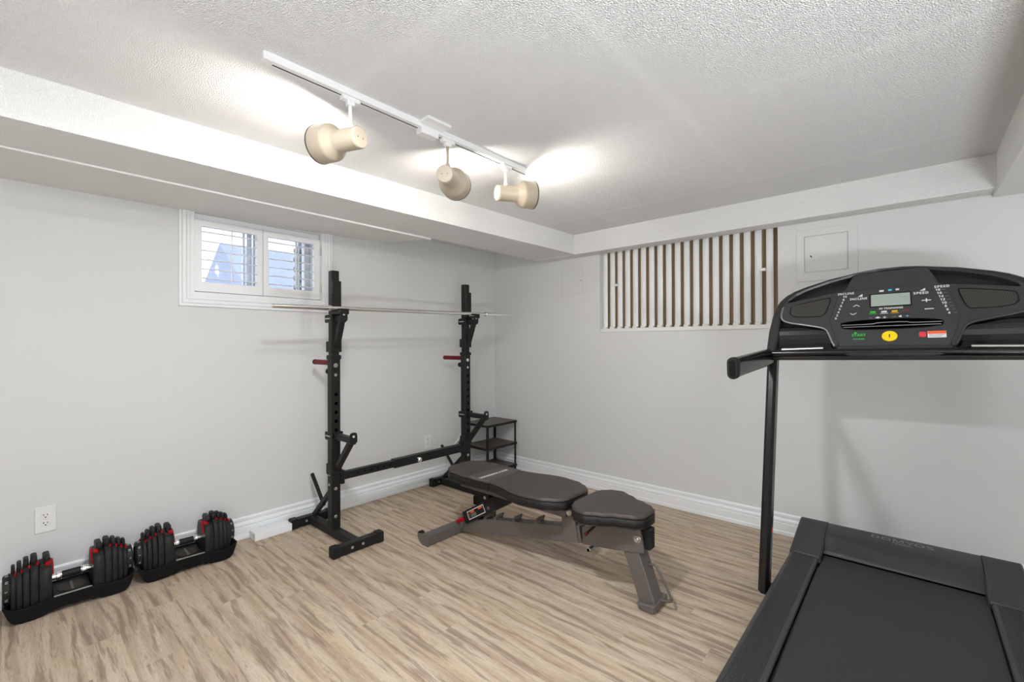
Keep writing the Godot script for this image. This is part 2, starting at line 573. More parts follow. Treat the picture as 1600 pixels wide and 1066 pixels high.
func floor_planks():
	var fl := Node3D.new()
	fl.name = "floor"
	add_child(fl)
	fl.set_meta("kind", "structure")
	fl.set_meta("label", "floor of narrow greige oak laminate strips running along the back wall")
	org = Vector3.ZERO
	var g := G.new()
	g.span(Vector3(-0.25, -0.2, -0.22), Vector3(5.4, -0.012, 6.4))
	part("subfloor", g, m.subfloor, fl)
	var rng := RandomNumberGenerator.new()
	rng.seed = 77
	var joints := {14: 1.109, 15: 1.431, 16: 1.43, 17: 1.414, 18: 1.708, 19: 1.41, 20: 1.405, 22: 0.665, 27: 0.67, 13: 1.415}
	var row := 0
	var z0 := -0.0260
	while z0 + row * 0.1135 < 6.2:
		var za = max(0.0, z0 + row * 0.1135)
		var zb = min(6.2, z0 + (row + 1) * 0.1135)
		var x = fmod(joints.get(row, rng.randf() * 1.2), 1.2)
		var last = row
		x -= 1.2
		while x < 5.2:
			var xa = max(0.0, x)
			var xb = min(5.2, x + 1.2)
			if xb - xa > 0.01:
				g = G.new()
				var k = rng.randi() % 8
				var t = rng.randf_range(-1.0, 1.0)
				var w = rng.randf_range(-0.5, 0.5)
				g.tint = Color(1.0 + 0.07 * t + 0.02 * w, 1.0 + 0.07 * t, 1.0 + 0.07 * t - 0.04 * w)
				g.tint = g.tint * 1.02
				g.tint.a = 1.0
				var flip = 1.0 if rng.randf() < 0.5 else -1.0
				var sx = flip / 1.2
				var sy = 0.125 / 0.1135 * 0.985
				g.uvf = Vector4(sx, sy, -xa * sx + (0.0 if flip > 0 else 1.0), k * 0.125 + 0.001 - (z0 + row * 0.1135) * sy)
				var d = 0.00008
				g.span(Vector3(xa + d, -0.012, za + d), Vector3(xb - d, 0.0, zb - d), 0.0004)
				part("plank", g, m.oak, fl)
			x += 1.2
		row += 1

func _ready():
	materials()
	setup()
	room()
	floor_planks()
	window()
	back_wall_things()
	outlets()
	track_lights()
	squat_rack()
	barbell()
	bench()
	dumbbells()
	side_table()
	treadmill()
	outside()

# frames: local x, y, z -> room
var SIDE := Transform3D(Basis(Vector3(0, 0, -1), Vector3(0, 1, 0), Vector3(1, 0, 0)), Vector3.ZERO)   # (-z, y) outline, extruded along x
var FLAT := Transform3D(Basis(Vector3(1, 0, 0), Vector3(0, 0, -1), Vector3(0, 1, 0)), Vector3.ZERO)   # (x, -z) outline, extruded upwards

func rect(x0, y0, x1, y1):
	return PackedVector2Array([Vector2(x0, y0), Vector2(x1, y0), Vector2(x1, y1), Vector2(x0, y1)])

func window():
	# moulded casing, a trim of the room
	var g := G.new()
	g.xf = SIDE
	var o = [-2.692, 1.482, -1.754, 2.16]
	var bands = [[0.0, 0.012, 0.016], [0.012, 0.017, 0.011], [0.017, 0.034, 0.019], [0.034, 0.038, 0.015], [0.038, 0.052, 0.02], [0.052, 0.057, 0.014], [0.057, 0.078, 0.012]]
	for b in bands:
		g.ring(rect(o[0] + b[0], o[1] + b[0] * 1.12, o[2] - b[0], o[3]), rect(o[0] + b[1], o[1] + b[1] * 1.12, o[2] - b[1], o[3] - 0.01), 0.0, b[2], 0.0012)
	struct("trim_6", g, m.white_trim, "white fluted casing round the small window")
	# the window unit behind the shutters
	var w := Node3D.new()
	w.name = "window_1"
	add_child(w)
	w.set_meta("kind", "structure")
	w.set_meta("label", "small sliding basement window behind white shutters")
	org = Vector3.ZERO
	g = G.new()
	g.xf = SIDE
	g.ring(rect(-2.618, 1.571, -1.84, 2.05), rect(-2.583, 1.606, -1.875, 2.02), -0.225, -0.175, 0.003)
	part("window_frame", g, m.window_vinyl, w)
	for s in [[2.205, 2.222, -0.185], [2.229, 2.243, -0.2], [2.249, 2.262, -0.185], [2.27, 2.284, -0.205]]:
		g = G.new()
		g.span(Vector3(s[2] - 0.02, 1.606, s[0]), Vector3(s[2], 2.02, s[1]), 0.002)
		part("mullion", g, m.window_vinyl, w)
	for s in [[1.905, 1.912, -0.19], [1.922, 1.928, -0.19]]:
		g = G.new()
		g.span(Vector3(s[2] - 0.015, 1.606, s[0]), Vector3(s[2], 2.02, s[1]), 0.001)
		part("mullion", g, m.window_vinyl, w)
	for s in [[1.875, 2.205], [2.284, 2.583]]:
		g = G.new()
		g.span(Vector3(-0.204, 1.606, s[0]), Vector3(-0.2, 2.02, s[1]))
		part("pane", g, m.window_glass, w)
	g = G.new()
	g.span(Vector3(-0.04, 2.016, 1.84), Vector3(-0.02, 2.09, 2.618), 0.002)
	part("head_board", g, m.white_trim, w)
	# two shutter panels
	var defs = [
		[2.229, 2.616, 2.267, 2.574, 2.416, 2.619, [1.935, 1.68], "white louvred shutter panel covering the left half of the small window", 0.045],
		[1.842, 2.2265, 1.884, 2.193, 2.023, 1.839, [1.925, 1.655], "white louvred shutter panel covering the right half of the small window, nearer the rack", 0.11]]
	for d in defs:
		var t = thing("plantation_shutter", d[7], "shutter", Vector3(0, 1.575, (d[0] + d[1]) / 2), "window shutters")
		g = G.new()
		g.xf = SIDE
		g.ring(rect(-d[1], 1.575, -d[0], 2.012), rect(-d[3], 1.634, -d[2], 1.974), -0.026, 0.003, 0.0015)
		part("frame", g, m.white_trim, t)
		for k in 6:
			g = G.new()
			var p := PackedVector2Array()
			for i in 12:
				var a = TAU * i / 12
				p.append(Vector2(cos(a) * 0.027, sin(a) * 0.0042).rotated(-0.13 + d[8] - 0.1) + Vector2(-0.0115, 1.659 + 0.057 * k))
			g.prism(p, d[2] + 0.001, d[3] - 0.001, 0.0, true)
			part("louver", g, m.white_trim, t)
		g = G.new()
		g.span(Vector3(0.014, 1.642, d[4] - 0.004), Vector3(0.021, 1.966, d[4] + 0.004), 0.002)
		part("tilt_rod", g, m.white_trim, t)
		for y in d[6]:
			g = G.new()
			g.cyl(Vector3(0.008, y - 0.03, d[5]), Vector3(0.008, y + 0.03, d[5]), 0.004, 10)
			part("hinge", g, m.zinc, t)

func back_wall_things():
	var t = thing("vertical_slat_screen", "row of upright white slats filling the opening under the back bulkhead", "slat screen", Vector3(1.9165, 1.341, -0.05))
	var g := G.new()
	for k in 19:
		g = G.new()
		var x = 1.2735 + k * 0.0696
		g.xf = FLAT
		var p := PackedVector2Array()
		for i in 9:                        # a shallow curved vane
			var a = lerp(-1.0, 1.0, i / 8.0)
			p.append(Vector2(x + a * 0.0215, 0.052 - 0.007 * (1.0 - a * a)))
		for i in 9:
			var a = lerp(1.0, -1.0, i / 8.0)
			p.append(Vector2(x + a * 0.0215, 0.057 - 0.006 * (1.0 - a * a)))
		g.prism(p, 1.386, 2.03)
		part("slat", g, m.slat_white, t)
	g = G.new()
	g.span(Vector3(1.251, 1.342, -0.085), Vector3(2.582, 1.372, -0.004), 0.003)
	part("sill", g, m.white_plastic, t)
	for k in 19:
		g = G.new()
		g.span(Vector3(1.2535 + k * 0.0696, 1.37, -0.066), Vector3(1.2935 + k * 0.0696, 1.389, -0.03), 0.004)
		part("slat_foot", g, m.white_plastic, t)
	for s in [[1.361, 1.388, 1.738], [2.462, 2.504, 1.745]]:
		g = G.new()
		g.span(Vector3(s[0], s[2] - 0.010, -0.055), Vector3(s[1], s[2] + 0.010, -0.036), 0.002)
		part("slat_link", g, m.white_plastic, t, "white link joining two slats")
	# two access panels
	for s in [[0.813, 1.638, 1.141, 1.962, 0.857, 1.678, 1.087, 1.922, 1.062, 1.80, 0.003, "small square white access panel left of the slatted opening"], [2.69, 1.635, 3.002, 1.962, 2.732, 1.69, 2.956, 1.918, 2.768, 1.79, 0.006, "larger white access panel with a dark latch, above the treadmill console"]]:
		t = thing("access_panel", s[11], "access panel", Vector3((s[0] + s[2]) / 2, s[1], 0))
		g = G.new()
		g.ring(rect(s[0], s[1], s[2], s[3]), rect(s[4], s[5], s[6], s[7]), 0.0, s[10], 0.001)
		part("frame", g, m.wall_paint, t)
		g = G.new()
		g.xf = Transform3D(Basis(), Vector3((s[4] + s[6]) / 2, (s[5] + s[7]) / 2, 0))
		g.prism(rrect(s[6] - s[4] - 0.007, s[7] - s[5] - 0.007, 0.008), 0.0, s[10] - 0.0005, 0.0008)
		part("door", g, m.wall_paint, t)
		g = G.new()
		g.xf = Transform3D(Basis(Vector3(0, 0, 1), 0.5), Vector3(s[8], s[9], 0))
		g.span(Vector3(-0.003, -0.008, s[10] - 0.001) * (0.45 if s[10] < 0.004 else 1.0), Vector3(0.003, 0.008, s[10] + 0.0006), 0.0)
		part("latch", g, m.slot_black, t, "dark latch slot")

func outlets():
	for s in [[3.236, 0.382, "white duplex wall outlet above the left dumbbell"], [0.869, 0.379, "white duplex wall outlet behind the rack crossbar"]]:
		var t = thing("wall_outlet", s[2], "outlet", Vector3(0, s[1], s[0]), "wall outlets")
		var g := G.new()
		g.xf = Transform3D(SIDE.basis, Vector3(0, s[1], s[0]))
		g.prism(rrect(0.076, 0.127, 0.004, 2), 0.0, 0.0065, 0.0022)
		part("plate", g, m.white_plastic, t)
		for k in [-1, 1]:
			g = G.new()
			g.xf = Transform3D(SIDE.basis, Vector3(0, s[1] + 0.0195 * k, s[0]))
			g.prism(rrect(0.034, 0.028, 0.012, 5), 0.006, 0.0085, 0.0006)
			var r = part("receptacle", g, m.white_plastic, t)
			for q in [[-0.0065, 0.004, 0.003, 0.009], [0.0065, 0.004, 0.003, 0.007], [0.0, -0.007, 0.006, 0.005]]:
				g = G.new()
				g.xf = Transform3D(SIDE.basis, Vector3(0, s[1] + 0.0195 * k, s[0]))
				g.span(Vector3(q[0] - q[2] / 2, q[1] - q[3] / 2, 0.007), Vector3(q[0] + q[2] / 2, q[1] + q[3] / 2, 0.0087))
				part("slot", g, m.slot_black, r)
		g = G.new()
		g.cyl(Vector3(0.006, s[1], s[0]), Vector3(0.0075, s[1], s[0]), 0.003, 10)
		part("screw", g, m.zinc, t)
	# a pale cable hanging on the wall behind the right rack post
	var c = thing("wall_cable", "white cable curving up the left wall behind the right rack post", "cable", Vector3(0.02, 0.30, 0.55))
	var g := G.new()
	var pts = []
	for i in 13:
		var a = i / 12.0
		pts.append(Vector3(0.012 + 0.01 * sin(a * PI), 0.285 + 0.12 * a, 0.60 - 0.13 * a - 0.02 * sin(a * PI)))
	g.tube(pts, 0.008, 8)
	part("cord", g, m.white_plastic, c)

func track_lights():
	var t = thing("track_rail", "long white lighting track on the popcorn ceiling carrying three lamps", "light track", Vector3(1.705, 2.176, 2.15))
	var g := G.new()
	var y = 2.176
	g.prism([Vector2(1.687, y), Vector2(1.687, y - 0.022), Vector2(1.689, y - 0.024), Vector2(1.6935, y - 0.024), Vector2(1.6935, y - 0.006), Vector2(1.7025, y - 0.006), Vector2(1.7025, y - 0.024), Vector2(1.721, y - 0.024), Vector2(1.723, y - 0.022), Vector2(1.723, y)], 1.488, 2.828)
	part("rail", g, m.white_gloss, t)
	g = G.new()
	g.span(Vector3(1.6936, y - 0.0225, 1.52), Vector3(1.7024, y - 0.008, 2.80))
	part("channel", g, m.hole_black, t)
	for s in [[1.484, 1.515], [2.80, 2.834]]:
		g = G.new()
		g.span(Vector3(1.686, y - 0.0255, s[0]), Vector3(1.724, y, s[1]), 0.002)
		part("end_cap", g, m.white_gloss, t)
	g = G.new()
	g.span(Vector3(1.665, y - 0.012, 2.115), Vector3(1.785, y, 2.24), 0.002)
	part("canopy", g, m.white_gloss, t)
	g = G.new()
	g.span(Vector3(1.684, y - 0.046, 2.135), Vector3(1.726, y - 0.012, 2.225), 0.003)
	part("power_feed", g, m.white_gloss, t)
	var lamps = [
		[2.533, 2.0, Vector3(-0.958, 0.06, 0.275), "white_gloss", "beige track lamp at the left end of the track, aimed at the window wall"],
		[2.07, 1.99, Vector3(-0.557, 0.087, -0.826), "lamp_beige", "beige track lamp in the middle of the track, seen from behind with a beige stem"],
		[1.689, 2.01, Vector3(0.437, 0.06, -0.895), "white_gloss", "beige track lamp at the far right end of the track, aimed at the slatted opening"]]
	for s in lamps:
		var P = Vector3(1.705, s[1], s[0])
		var o = thing("track_lamp", s[4], "lamp", Vector3(1.705, y - 0.024, s[0]), "track lamps")
		var ay = s[2].normalized()
		var ax = ay.cross(Vector3.UP).normalized()
		var F = Transform3D(Basis(ax, ay, ax.cross(ay)), P)
		g = G.new()
		g.xf = F
		g.lathe([Vector2(0, -0.05), Vector2(0.0345, -0.05), Vector2(0.038, -0.0465), Vector2(0.039, -0.04), Vector2(0.0395, 0.052), Vector2(0.044, 0.060), Vector2(0.062, 0.080), Vector2(0.0665, 0.087), Vector2(0.068, 0.094), Vector2(0.0695, 0.152), Vector2(0.066, 0.152), Vector2(0.0645, 0.095), Vector2(0.05, 0.075), Vector2(0, 0.07)], 40)
		part("head", g, m.lamp_beige, o)
		g = G.new()
		g.xf = F
		g.lathe([Vector2(0.0655, 0.150), Vector2(0.0705, 0.150), Vector2(0.0705, 0.1545), Vector2(0.0655, 0.1545), Vector2(0.0655, 0.150)], 40)
		part("rim", g, m.lamp_rim, o)
		g = G.new()
		g.xf = F
		g.lathe([Vector2(0, 0.078), Vector2(0.03, 0.085), Vector2(0.052, 0.115), Vector2(0.052, 0.128), Vector2(0.04, 0.143), Vector2(0.02, 0.149), Vector2(0, 0.151)], 24)
		part("bulb", g, m.bulb_glow, o)
		for q in [-0.012, 0.012]:
			g = G.new()
			g.xf = F
			g.cyl(Vector3(q, -0.0505, 0), Vector3(q, -0.048, 0), 0.0022, 8)
			part("vent_hole", g, m.lamp_rim, o)
		g = G.new()
		g.cyl(Vector3(1.705, s[1] + 0.036, s[0]), Vector3(1.705, y - 0.05, s[0]), 0.0065, 12)
		part("stem", g, m[s[3]], o)
		g = G.new()
		g.span(Vector3(1.697, s[1] + 0.036, s[0] - 0.008), Vector3(1.713, s[1] + 0.058, s[0] + 0.008), 0.003)
		g.cyl(Vector3(1.713, s[1] + 0.047, s[0]), Vector3(1.717, s[1] + 0.047, s[0]), 0.004, 8)
		part("knuckle", g, m[s[3]], o)
		g = G.new()
		g.span(Vector3(1.691, y - 0.040, s[0] - 0.035), Vector3(1.719, y - 0.0242, s[0] + 0.035), 0.003)
		g.span(Vector3(1.693, y - 0.054, s[0] - 0.014), Vector3(1.717, y - 0.036, s[0] + 0.014), 0.003)
		part("track_adapter", g, m.white_gloss, o)
		var l := OmniLight3D.new()
		l.name = "bulb_light"
		l.light_energy = LAMP_ENERGY
		l.light_size = 0.03
		l.light_color = Color(1.0, 0.975, 0.94)
		l.omni_range = 12.0
		l.omni_attenuation = 2.0
		l.shadow_enabled = true
		o.add_child(l)
		l.position = F * Vector3(0, 0.135, 0) - org

const LAMP_ENERGY := 0.25

func squat_rack():
	var t = thing("squat_rack", "black steel squat rack with two posts joined by a low crossbar, along the left wall", "squat rack", Vector3(0.42, 0, 1.365))
	var g := G.new()
	for s in [[1.945, 0.13, 0.0], [0.785, 0.10, 0.02]]:
		var z = s[0]
		var dy = s[2]
		# feet
		for b in [[0.068, 0.118, s[1]], [0.682, 0.732, 0.15]]:
			g = G.new()
			g.span(Vector3(b[0], 0.004, z - b[2]), Vector3(b[1], 0.062, z + b[2]), 0.003)
			var f = part("foot_bar", g, m.black_steel, t)
			for e in [-1, 1]:
				g = G.new()
				g.span(Vector3(b[0] - 0.004, 0, z + e * b[2] - 0.018 - (0.012 if e > 0 else 0.0)), Vector3(b[1] + 0.004, 0.067, z + e * b[2] + 0.018 + (0.012 if e < 0 else 0.0)), 0.005)
				part("end_cap", g, m.black_plastic, f)
				g = G.new()
				g.cyl(Vector3(b[1], 0.035, z + e * 0.035 + 0.012), Vector3(b[1] + 0.004, 0.035, z + e * 0.035 + 0.012), 0.0085, 10, 0.0015)
				part("bolt", g, m.zinc, f)
		g = G.new()
		g.span(Vector3(0.118, 0.006, z - 0.025), Vector3(0.682, 0.058, z + 0.025), 0.003)
		part("base_beam", g, m.black_steel, t)
		g = G.new()
		g.span(Vector3(0.385, 0.058, z - 0.03), Vector3(0.445, 1.172, z + 0.03), 0.004)
		var post = part("outer_post", g, m.black_steel, t)
		for k in (5 if z > 1.5 else 9):
			g = G.new()
			var hy = 0.923 - 0.0577 * k if z > 1.5 else 0.98 - 0.0577 * k
			g.cyl(Vector3(0.4445, hy, z), Vector3(0.4454, hy, z), 0.0115, 14)
			part("hole", g, m.hole_black, post)
		for q in [[1.112, 0.0145], [1.05, 0.010], [0.135, 0.011], [0.315, 0.011]]:
			g = G.new()
			g.cyl(Vector3(0.445, q[0], z + 0.004), Vector3(0.4505, q[0], z + 0.004), q[1], 12, 0.002)
			part("bolt", g, m.zinc, post)
		for q in [0.405, 0.34]:
			g = G.new()
			g.cyl(Vector3(0.415, q, z + 0.03), Vector3(0.415, q, z + 0.035), 0.009, 10, 0.0015)
			part("bolt", g, m.zinc, post)
		g = G.new()
		g.span(Vector3(0.390, 1.172, z - 0.025), Vector3(0.440, 1.728 + dy, z + 0.025), 0.003)
		part("inner_post", g, m.black_steel, t)
		g = G.new()
		g.span(Vector3(0.380, 1.150, z - 0.035), Vector3(0.450, 1.178, z + 0.035), 0.004)
		part("collar", g, m.black_plastic, t)
		# lower safety arm and upper bar hook: an arm, a brace, a tab, a clamp and a strap each
		for a in [[0.662, 0.655, 0.44, 0.0, 0.028], [0.545, 1.415, 1.235, dy, 0.026]]:
			var h = a[1] + a[3]
			g = G.new()
			g.bar(Vector3(0.445, h, z), Vector3(a[0] - 0.004, h, z), 0.04, 0.036)
			g.bar(Vector3(a[0] - 0.025, h - 0.01, z), Vector3(0.452, a[2] + a[3], z), 0.036, 0.034)
			var arm = part("spotter_arm" if a[0] > 0.6 else "bar_hook", g, m.black_steel, t)
			g = G.new()
			g.xf = Transform3D(Basis(Vector3(0, 0, -1), Vector3(0, 1, 0), Vector3(1, 0, 0)), Vector3(a[0] - 0.004, h + 0.008, z))
			g.prism(smoothed([Vector2(-0.026, -0.034), Vector2(0.026, -0.034), Vector2(0.026, 0.03), Vector2(0.014, 0.04), Vector2(-0.014, 0.04), Vector2(-0.026, 0.03)], 1), 0.0, 0.006, 0.001)
			var tab = part("end_tab", g, m.black_steel, arm)
			g = G.new()
			g.cyl(Vector3(a[0] + 0.002, h + 0.024, z), Vector3(a[0] + 0.0035, h + 0.024, z), 0.0075, 12)
			part("pin_hole", g, m.print_white, arm)
			g = G.new()
			for e in [-1, 1]:
				g.span(Vector3(0.372, h - 0.026, z + e * 0.034 - 0.004), Vector3(0.462, h + 0.026, z + e * 0.034 + 0.004), 0.0015)
			g.span(Vector3(0.366, h - 0.02, z - 0.038), Vector3(0.374, h + 0.02, z + 0.038), 0.0015)
			part("clamp", g, m.black_steel, arm)
			g = G.new()
			g.cyl(Vector3(0.38, h, z + 0.038), Vector3(0.44, h, z + 0.038), 0.0045, 8)
			part("clamp_pin", g, m.zinc, arm)
			g = G.new()
			g.span(Vector3(0.378, a[2] + a[3] - 0.037, z - 0.036), Vector3(0.452, a[2] + a[3] + 0.033, z + 0.036), 0.003)
			part("strap", g, m.black_steel, arm)
		# the cup that carries the bar
		g = G.new()
		g.span(Vector3(0.440, 1.475 + dy, z - 0.031), Vector3(0.458, 1.66 + dy, z + 0.027), 0.003)
		g.span(Vector3(0.440, 1.440 + dy, z - 0.028), Vector3(0.562, 1.4585 + dy, z + 0.028), 0.002)
		g.span(Vector3(0.551, 1.440 + dy, z - 0.028), Vector3(0.563, 1.475 + dy, z + 0.028), 0.003)
		g.span(Vector3(0.425, 1.48 + dy, z + 0.024), Vector3(0.455, 1.58 + dy, z + 0.033), 0.002)
		part("bar_cup", g, m.black_steel, t)
		# dip handle with red grip and a lock knob, on the wall side
		g = G.new()
		g.cyl(Vector3(0.385, 1.128, z), Vector3(0.14, 1.128, z), 0.0125, 14)
		var hd = part("dip_handle", g, m.black_steel, t)
		g = G.new()
		g.cyl(Vector3(0.375, 1.128, z), Vector3(0.155, 1.128, z), 0.0175, 16, 0.003)
		part("grip", g, m.red_grip, hd, "dark red foam grip")
		g = G.new()
		g.cyl(Vector3(0.165, 1.128, z), Vector3(0.138, 1.128, z), 0.0185, 16, 0.006)
		part("grip_cap", g, m.red_grip if z < 1.5 else m.black_plastic, hd)
		g = G.new()
		g.cyl(Vector3(0.385, 1.07, z), Vector3(0.35, 1.07, z), 0.012, 12)
		g.cyl(Vector3(0.362, 1.07, z), Vector3(0.335, 1.07, z), 0.02, 16, 0.004)
		part("lock_knob", g, m.black_plastic, t)
		# brace at the foot and the weight peg on it
		g = G.new()
		g.bar(Vector3(0.135, 0.07, z), Vector3(0.392, 0.30, z), 0.03, 0.03)
		part("brace", g, m.black_steel, t)
		g = G.new()
		g.cyl(Vector3(0.275, 0.165, z), Vector3(0.098, 0.345, z), 0.0125, 14, 0.002)
		part("weight_peg", g, m.black_steel, t)
	# telescopic crossbar
	g = G.new()
	g.span(Vector3(0.398, 0.358, 1.48), Vector3(0.442, 0.407, 1.905), 0.003)
	var cb = part("inner_crossbar", g, m.black_steel, t)
	for k in 6:
		g = G.new()
		g.cyl(Vector3(0.4415, 0.383, 1.54 + 0.05 * k), Vector3(0.4424, 0.383, 1.54 + 0.05 * k), 0.006, 10)
		part("hole", g, m.hole_black, cb)
	g = G.new()
	g.span(Vector3(0.393, 0.351, 0.815), Vector3(0.447, 0.413, 1.505), 0.004)
	part("outer_crossbar", g, m.black_steel, t)
	for z in [1.905, 0.83]:
		g = G.new()
		g.span(Vector3(0.382, 0.335, z - 0.016), Vector3(0.452, 0.425, z + 0.01), 0.003)
		part("flange", g, m.black_steel, t)
	g = G.new()
	g.cyl(Vector3(0.447, 0.383, 1.309), Vector3(0.475, 0.383, 1.309), 0.010, 12)
	g.cyl(Vector3(0.462, 0.383, 1.309), Vector3(0.492, 0.383, 1.309), 0.018, 8, 0.005)
	part("adjuster_knob", g, m.chrome, t, "shiny metal adjuster knob")

func barbell():
	var a = Vector3(0.53, 1.469, 2.368)
	var b = Vector3(0.53, 1.5045, 0.346)
	var t = thing("barbell", "long bare chrome barbell resting across both rack hooks", "barbell", (a + b) / 2)
	var g := G.new()
	g.cyl(a, b, 0.0132, 20, 0.0015)
	part("shaft", g, m.chrome, t)
	for k in [0.165, 0.842]:
		var p = a.lerp(b, k)
		g = G.new()
		g.cyl(p, p + (b - a).normalized() * 0.014, 0.0185, 20, 0.002)
		part("collar_ring", g, m.chrome, t)

func bench():
	var zc := 1.345
	var t = thing("weight_bench", "grey steel weight bench with a brown-black padded back rest and seat", "bench", Vector3(1.62, 0, zc))
	var hw = func(x, knots):
		for i in knots.size() - 1:
			if x <= knots[i + 1].x:
				var k = (x - knots[i].x) / (knots[i + 1].x - knots[i].x)
				return lerp(knots[i].y, knots[i + 1].y, k * k * (3.0 - 2.0 * k))
		return knots[-1].y
	var outline = func(x0, x1, knots, round0, round1):
		var p := PackedVector2Array()
		var n := 44
		for i in n + 1:
			var x = lerp(x0, x1, i / float(n))
			p.append(Vector2(x, -zc - hw.call(x, knots)))
		for i in n + 1:
			var x = lerp(x1, x0, i / float(n))
			p.append(Vector2(x, -zc + hw.call(x, knots)))
		return p
	var back = [Vector2(0.955, 0.075), Vector2(0.985, 0.118), Vector2(1.04, 0.150), Vector2(1.15, 0.163), Vector2(1.26, 0.158), Vector2(1.40, 0.150), Vector2(1.67, 0.203), Vector2(1.79, 0.188), Vector2(1.855, 0.155), Vector2(1.889, 0.125), Vector2(1.905, 0.09)]
	var seat = [Vector2(1.945, 0.10), Vector2(1.965, 0.15), Vector2(2.005, 0.188), Vector2(2.065, 0.202), Vector2(2.13, 0.170), Vector2(2.20, 0.128), Vector2(2.27, 0.100), Vector2(2.298, 0.075), Vector2(2.31, 0.045)]
	var pads = [[0.955, 1.232, back, "head_pad", "pad_vinyl_lit"], [1.234, 1.384, back, "pad_band", "pad_band"], [1.388, 1.905, back, "back_pad", "pad_vinyl_lit"], [1.945, 2.31, seat, "seat_pad", "pad_vinyl_lit"]]
	var g := G.new()
	for s in pads:
		var p = outline.call(s[0], s[1], s[2], 0, 0)
		g = G.new()
		g.xf = FLAT
		g.prism(p, 0.425, 0.448, 0.009, s[3] != "pad_band")
		var top = part(s[3], g, m[s[4]], t)
		g = G.new()
		g.xf = FLAT
		g.prism(p, 0.390, 0.427, 0.003, s[3] != "pad_band")
		part("pad_side", g, m.pad_side, top)
		g = G.new()
		g.xf = FLAT
		g.ring(G.ccw(p), G.inset(G.ccw(p), 0.004), 0.386, 0.391)
		part("piping", g, m.piping, top)
	g = G.new()
	g.span(Vector3(0.99, 0.372, zc - 0.11), Vector3(1.86, 0.389, zc + 0.11), 0.002)
	part("pad_board", g, m.pad_side, t)
	g = G.new()
	g.span(Vector3(1.98, 0.374, zc - 0.08), Vector3(2.27, 0.389, zc + 0.08), 0.002)
	part("pad_board", g, m.pad_side, t)
	flat_text("YOURMAX.COM", 0.030, m.print_white, t, Transform3D(Basis(Vector3(0, 0, -1), Vector3(-1, 0, 0), Vector3(0, 1, 0)), Vector3(1.312, 0.4482, zc + 0.028)), "lettering", true, 0.0006, 1.1)
	# frame under the back rest
	g = G.new()
	g.span(Vector3(1.03, 0.322, zc - 0.055), Vector3(1.86, 0.372, zc + 0.055), 0.003)
	part("back_frame", g, m.grey_steel, t)
	# main beam, with the ladder of notches
	g = G.new()
	g.bar(Vector3(0.985, 0.052, zc), Vector3(1.935, 0.2475, zc), 0.06, 0.088, 0.004)
	var beam = part("main_beam", g, m.grey_steel, t)
	for q in [1.234, 1.323, 1.475, 1.644]:
		var yb = 0.052 + (q - 0.985) * 0.2058 + 0.043
		g = G.new()
		for e in [-1, 1]:
			g.xf = Transform3D(Basis(), Vector3(q, yb, zc + e * 0.028 - 0.003))
			g.prism([Vector2(-0.014, -0.01), Vector2(0.022, -0.004), Vector2(0.020, 0.006), Vector2(0.006, 0.006), Vector2(0.018, 0.036), Vector2(0.008, 0.036), Vector2(-0.012, 0.01)], 0.0, 0.006)
		g.xf = Transform3D()
		g.span(Vector3(q + 0.004, yb + 0.012, zc - 0.025), Vector3(q + 0.010, yb + 0.034, zc + 0.031), 0.001)
		part("notch", g, m.grey_steel, beam)
	# upright bracket and seat plates
	g = G.new()
	for z in [zc + 0.030, zc - 0.040]:
		g.xf = Transform3D(Basis(), Vector3(0, 0, z))
		g.prism([Vector2(1.845, 0.195), Vector2(1.930, 0.205), Vector2(1.892, 0.382), Vector2(1.820, 0.368), Vector2(1.825, 0.312)], 0.0, 0.010, 0.001)
	part("pivot_bracket", g, m.grey_steel, t)
	g = G.new()
	for z in [zc + 0.028, zc - 0.042]:
		g.xf = Transform3D(Basis(), Vector3(0, 0, z))
		g.prism([Vector2(1.955, 0.300), Vector2(1.958, 0.210), Vector2(2.145, 0.236), Vector2(2.296, 0.264), Vector2(2.274, 0.388), Vector2(2.004, 0.388), Vector2(2.002, 0.312)], 0.0, 0.014, 0.001)
	part("seat_bracket", g, m.grey_steel, t)
	for q in [[1.873, 0.354], [2.262, 0.322]]:
		g = G.new()
		g.cyl(Vector3(q[0], q[1], zc - 0.045), Vector3(q[0], q[1], zc + 0.046), 0.019, 18, 0.002)
		var w = part("washer", g, m.brushed_steel, t)
		g = G.new()
		g.cyl(Vector3(q[0], q[1], zc + 0.045), Vector3(q[0], q[1], zc + 0.052), 0.011, 6, 0.002)
		part("bolt", g, m.zinc, w)
	g = G.new()
	g.span(Vector3(2.27, 0.275, zc - 0.03), Vector3(2.318, 0.375, zc + 0.022), 0.004)
	part("rear_stop", g, m.black_plastic, t)
	g = G.new()
	g.cyl(Vector3(1.985, 0.274, zc + 0.045), Vector3(2.035, 0.325, zc + 0.045), 0.006, 10)
	var lv = part("seat_lever", g, m.black_plastic, t)
	g = G.new()
	g.cyl(Vector3(1.976, 0.265, zc + 0.046), Vector3(1.994, 0.283, zc + 0.046), 0.008, 10, 0.001)
	part("lever_tip", g, m.red_grip, lv, "small red tip")
	g = G.new()
	g.cyl(Vector3(2.005, 0.200, zc - 0.05), Vector3(2.005, 0.200, zc + 0.062), 0.012, 14, 0.001)
	var sp = part("stop_tube", g, m.brushed_steel, t)
	g = G.new()
	g.cyl(Vector3(2.005, 0.200, zc + 0.0615), Vector3(2.005, 0.200, zc + 0.0625), 0.0085, 12)
	part("tube_bore", g, m.hole_black, sp)
	# front leg, its foot and the drag handle
	g = G.new()
	g.bar(Vector3(2.222, 0.262, zc - 0.008), Vector3(2.310, 0.025, zc - 0.008), 0.088, 0.078, 0.003, Vector3.RIGHT)
	part("front_leg", g, m.grey_steel, t)
	g = G.new()
	g.xf = Transform3D(Basis(), Vector3(0, 0, zc - 0.095))
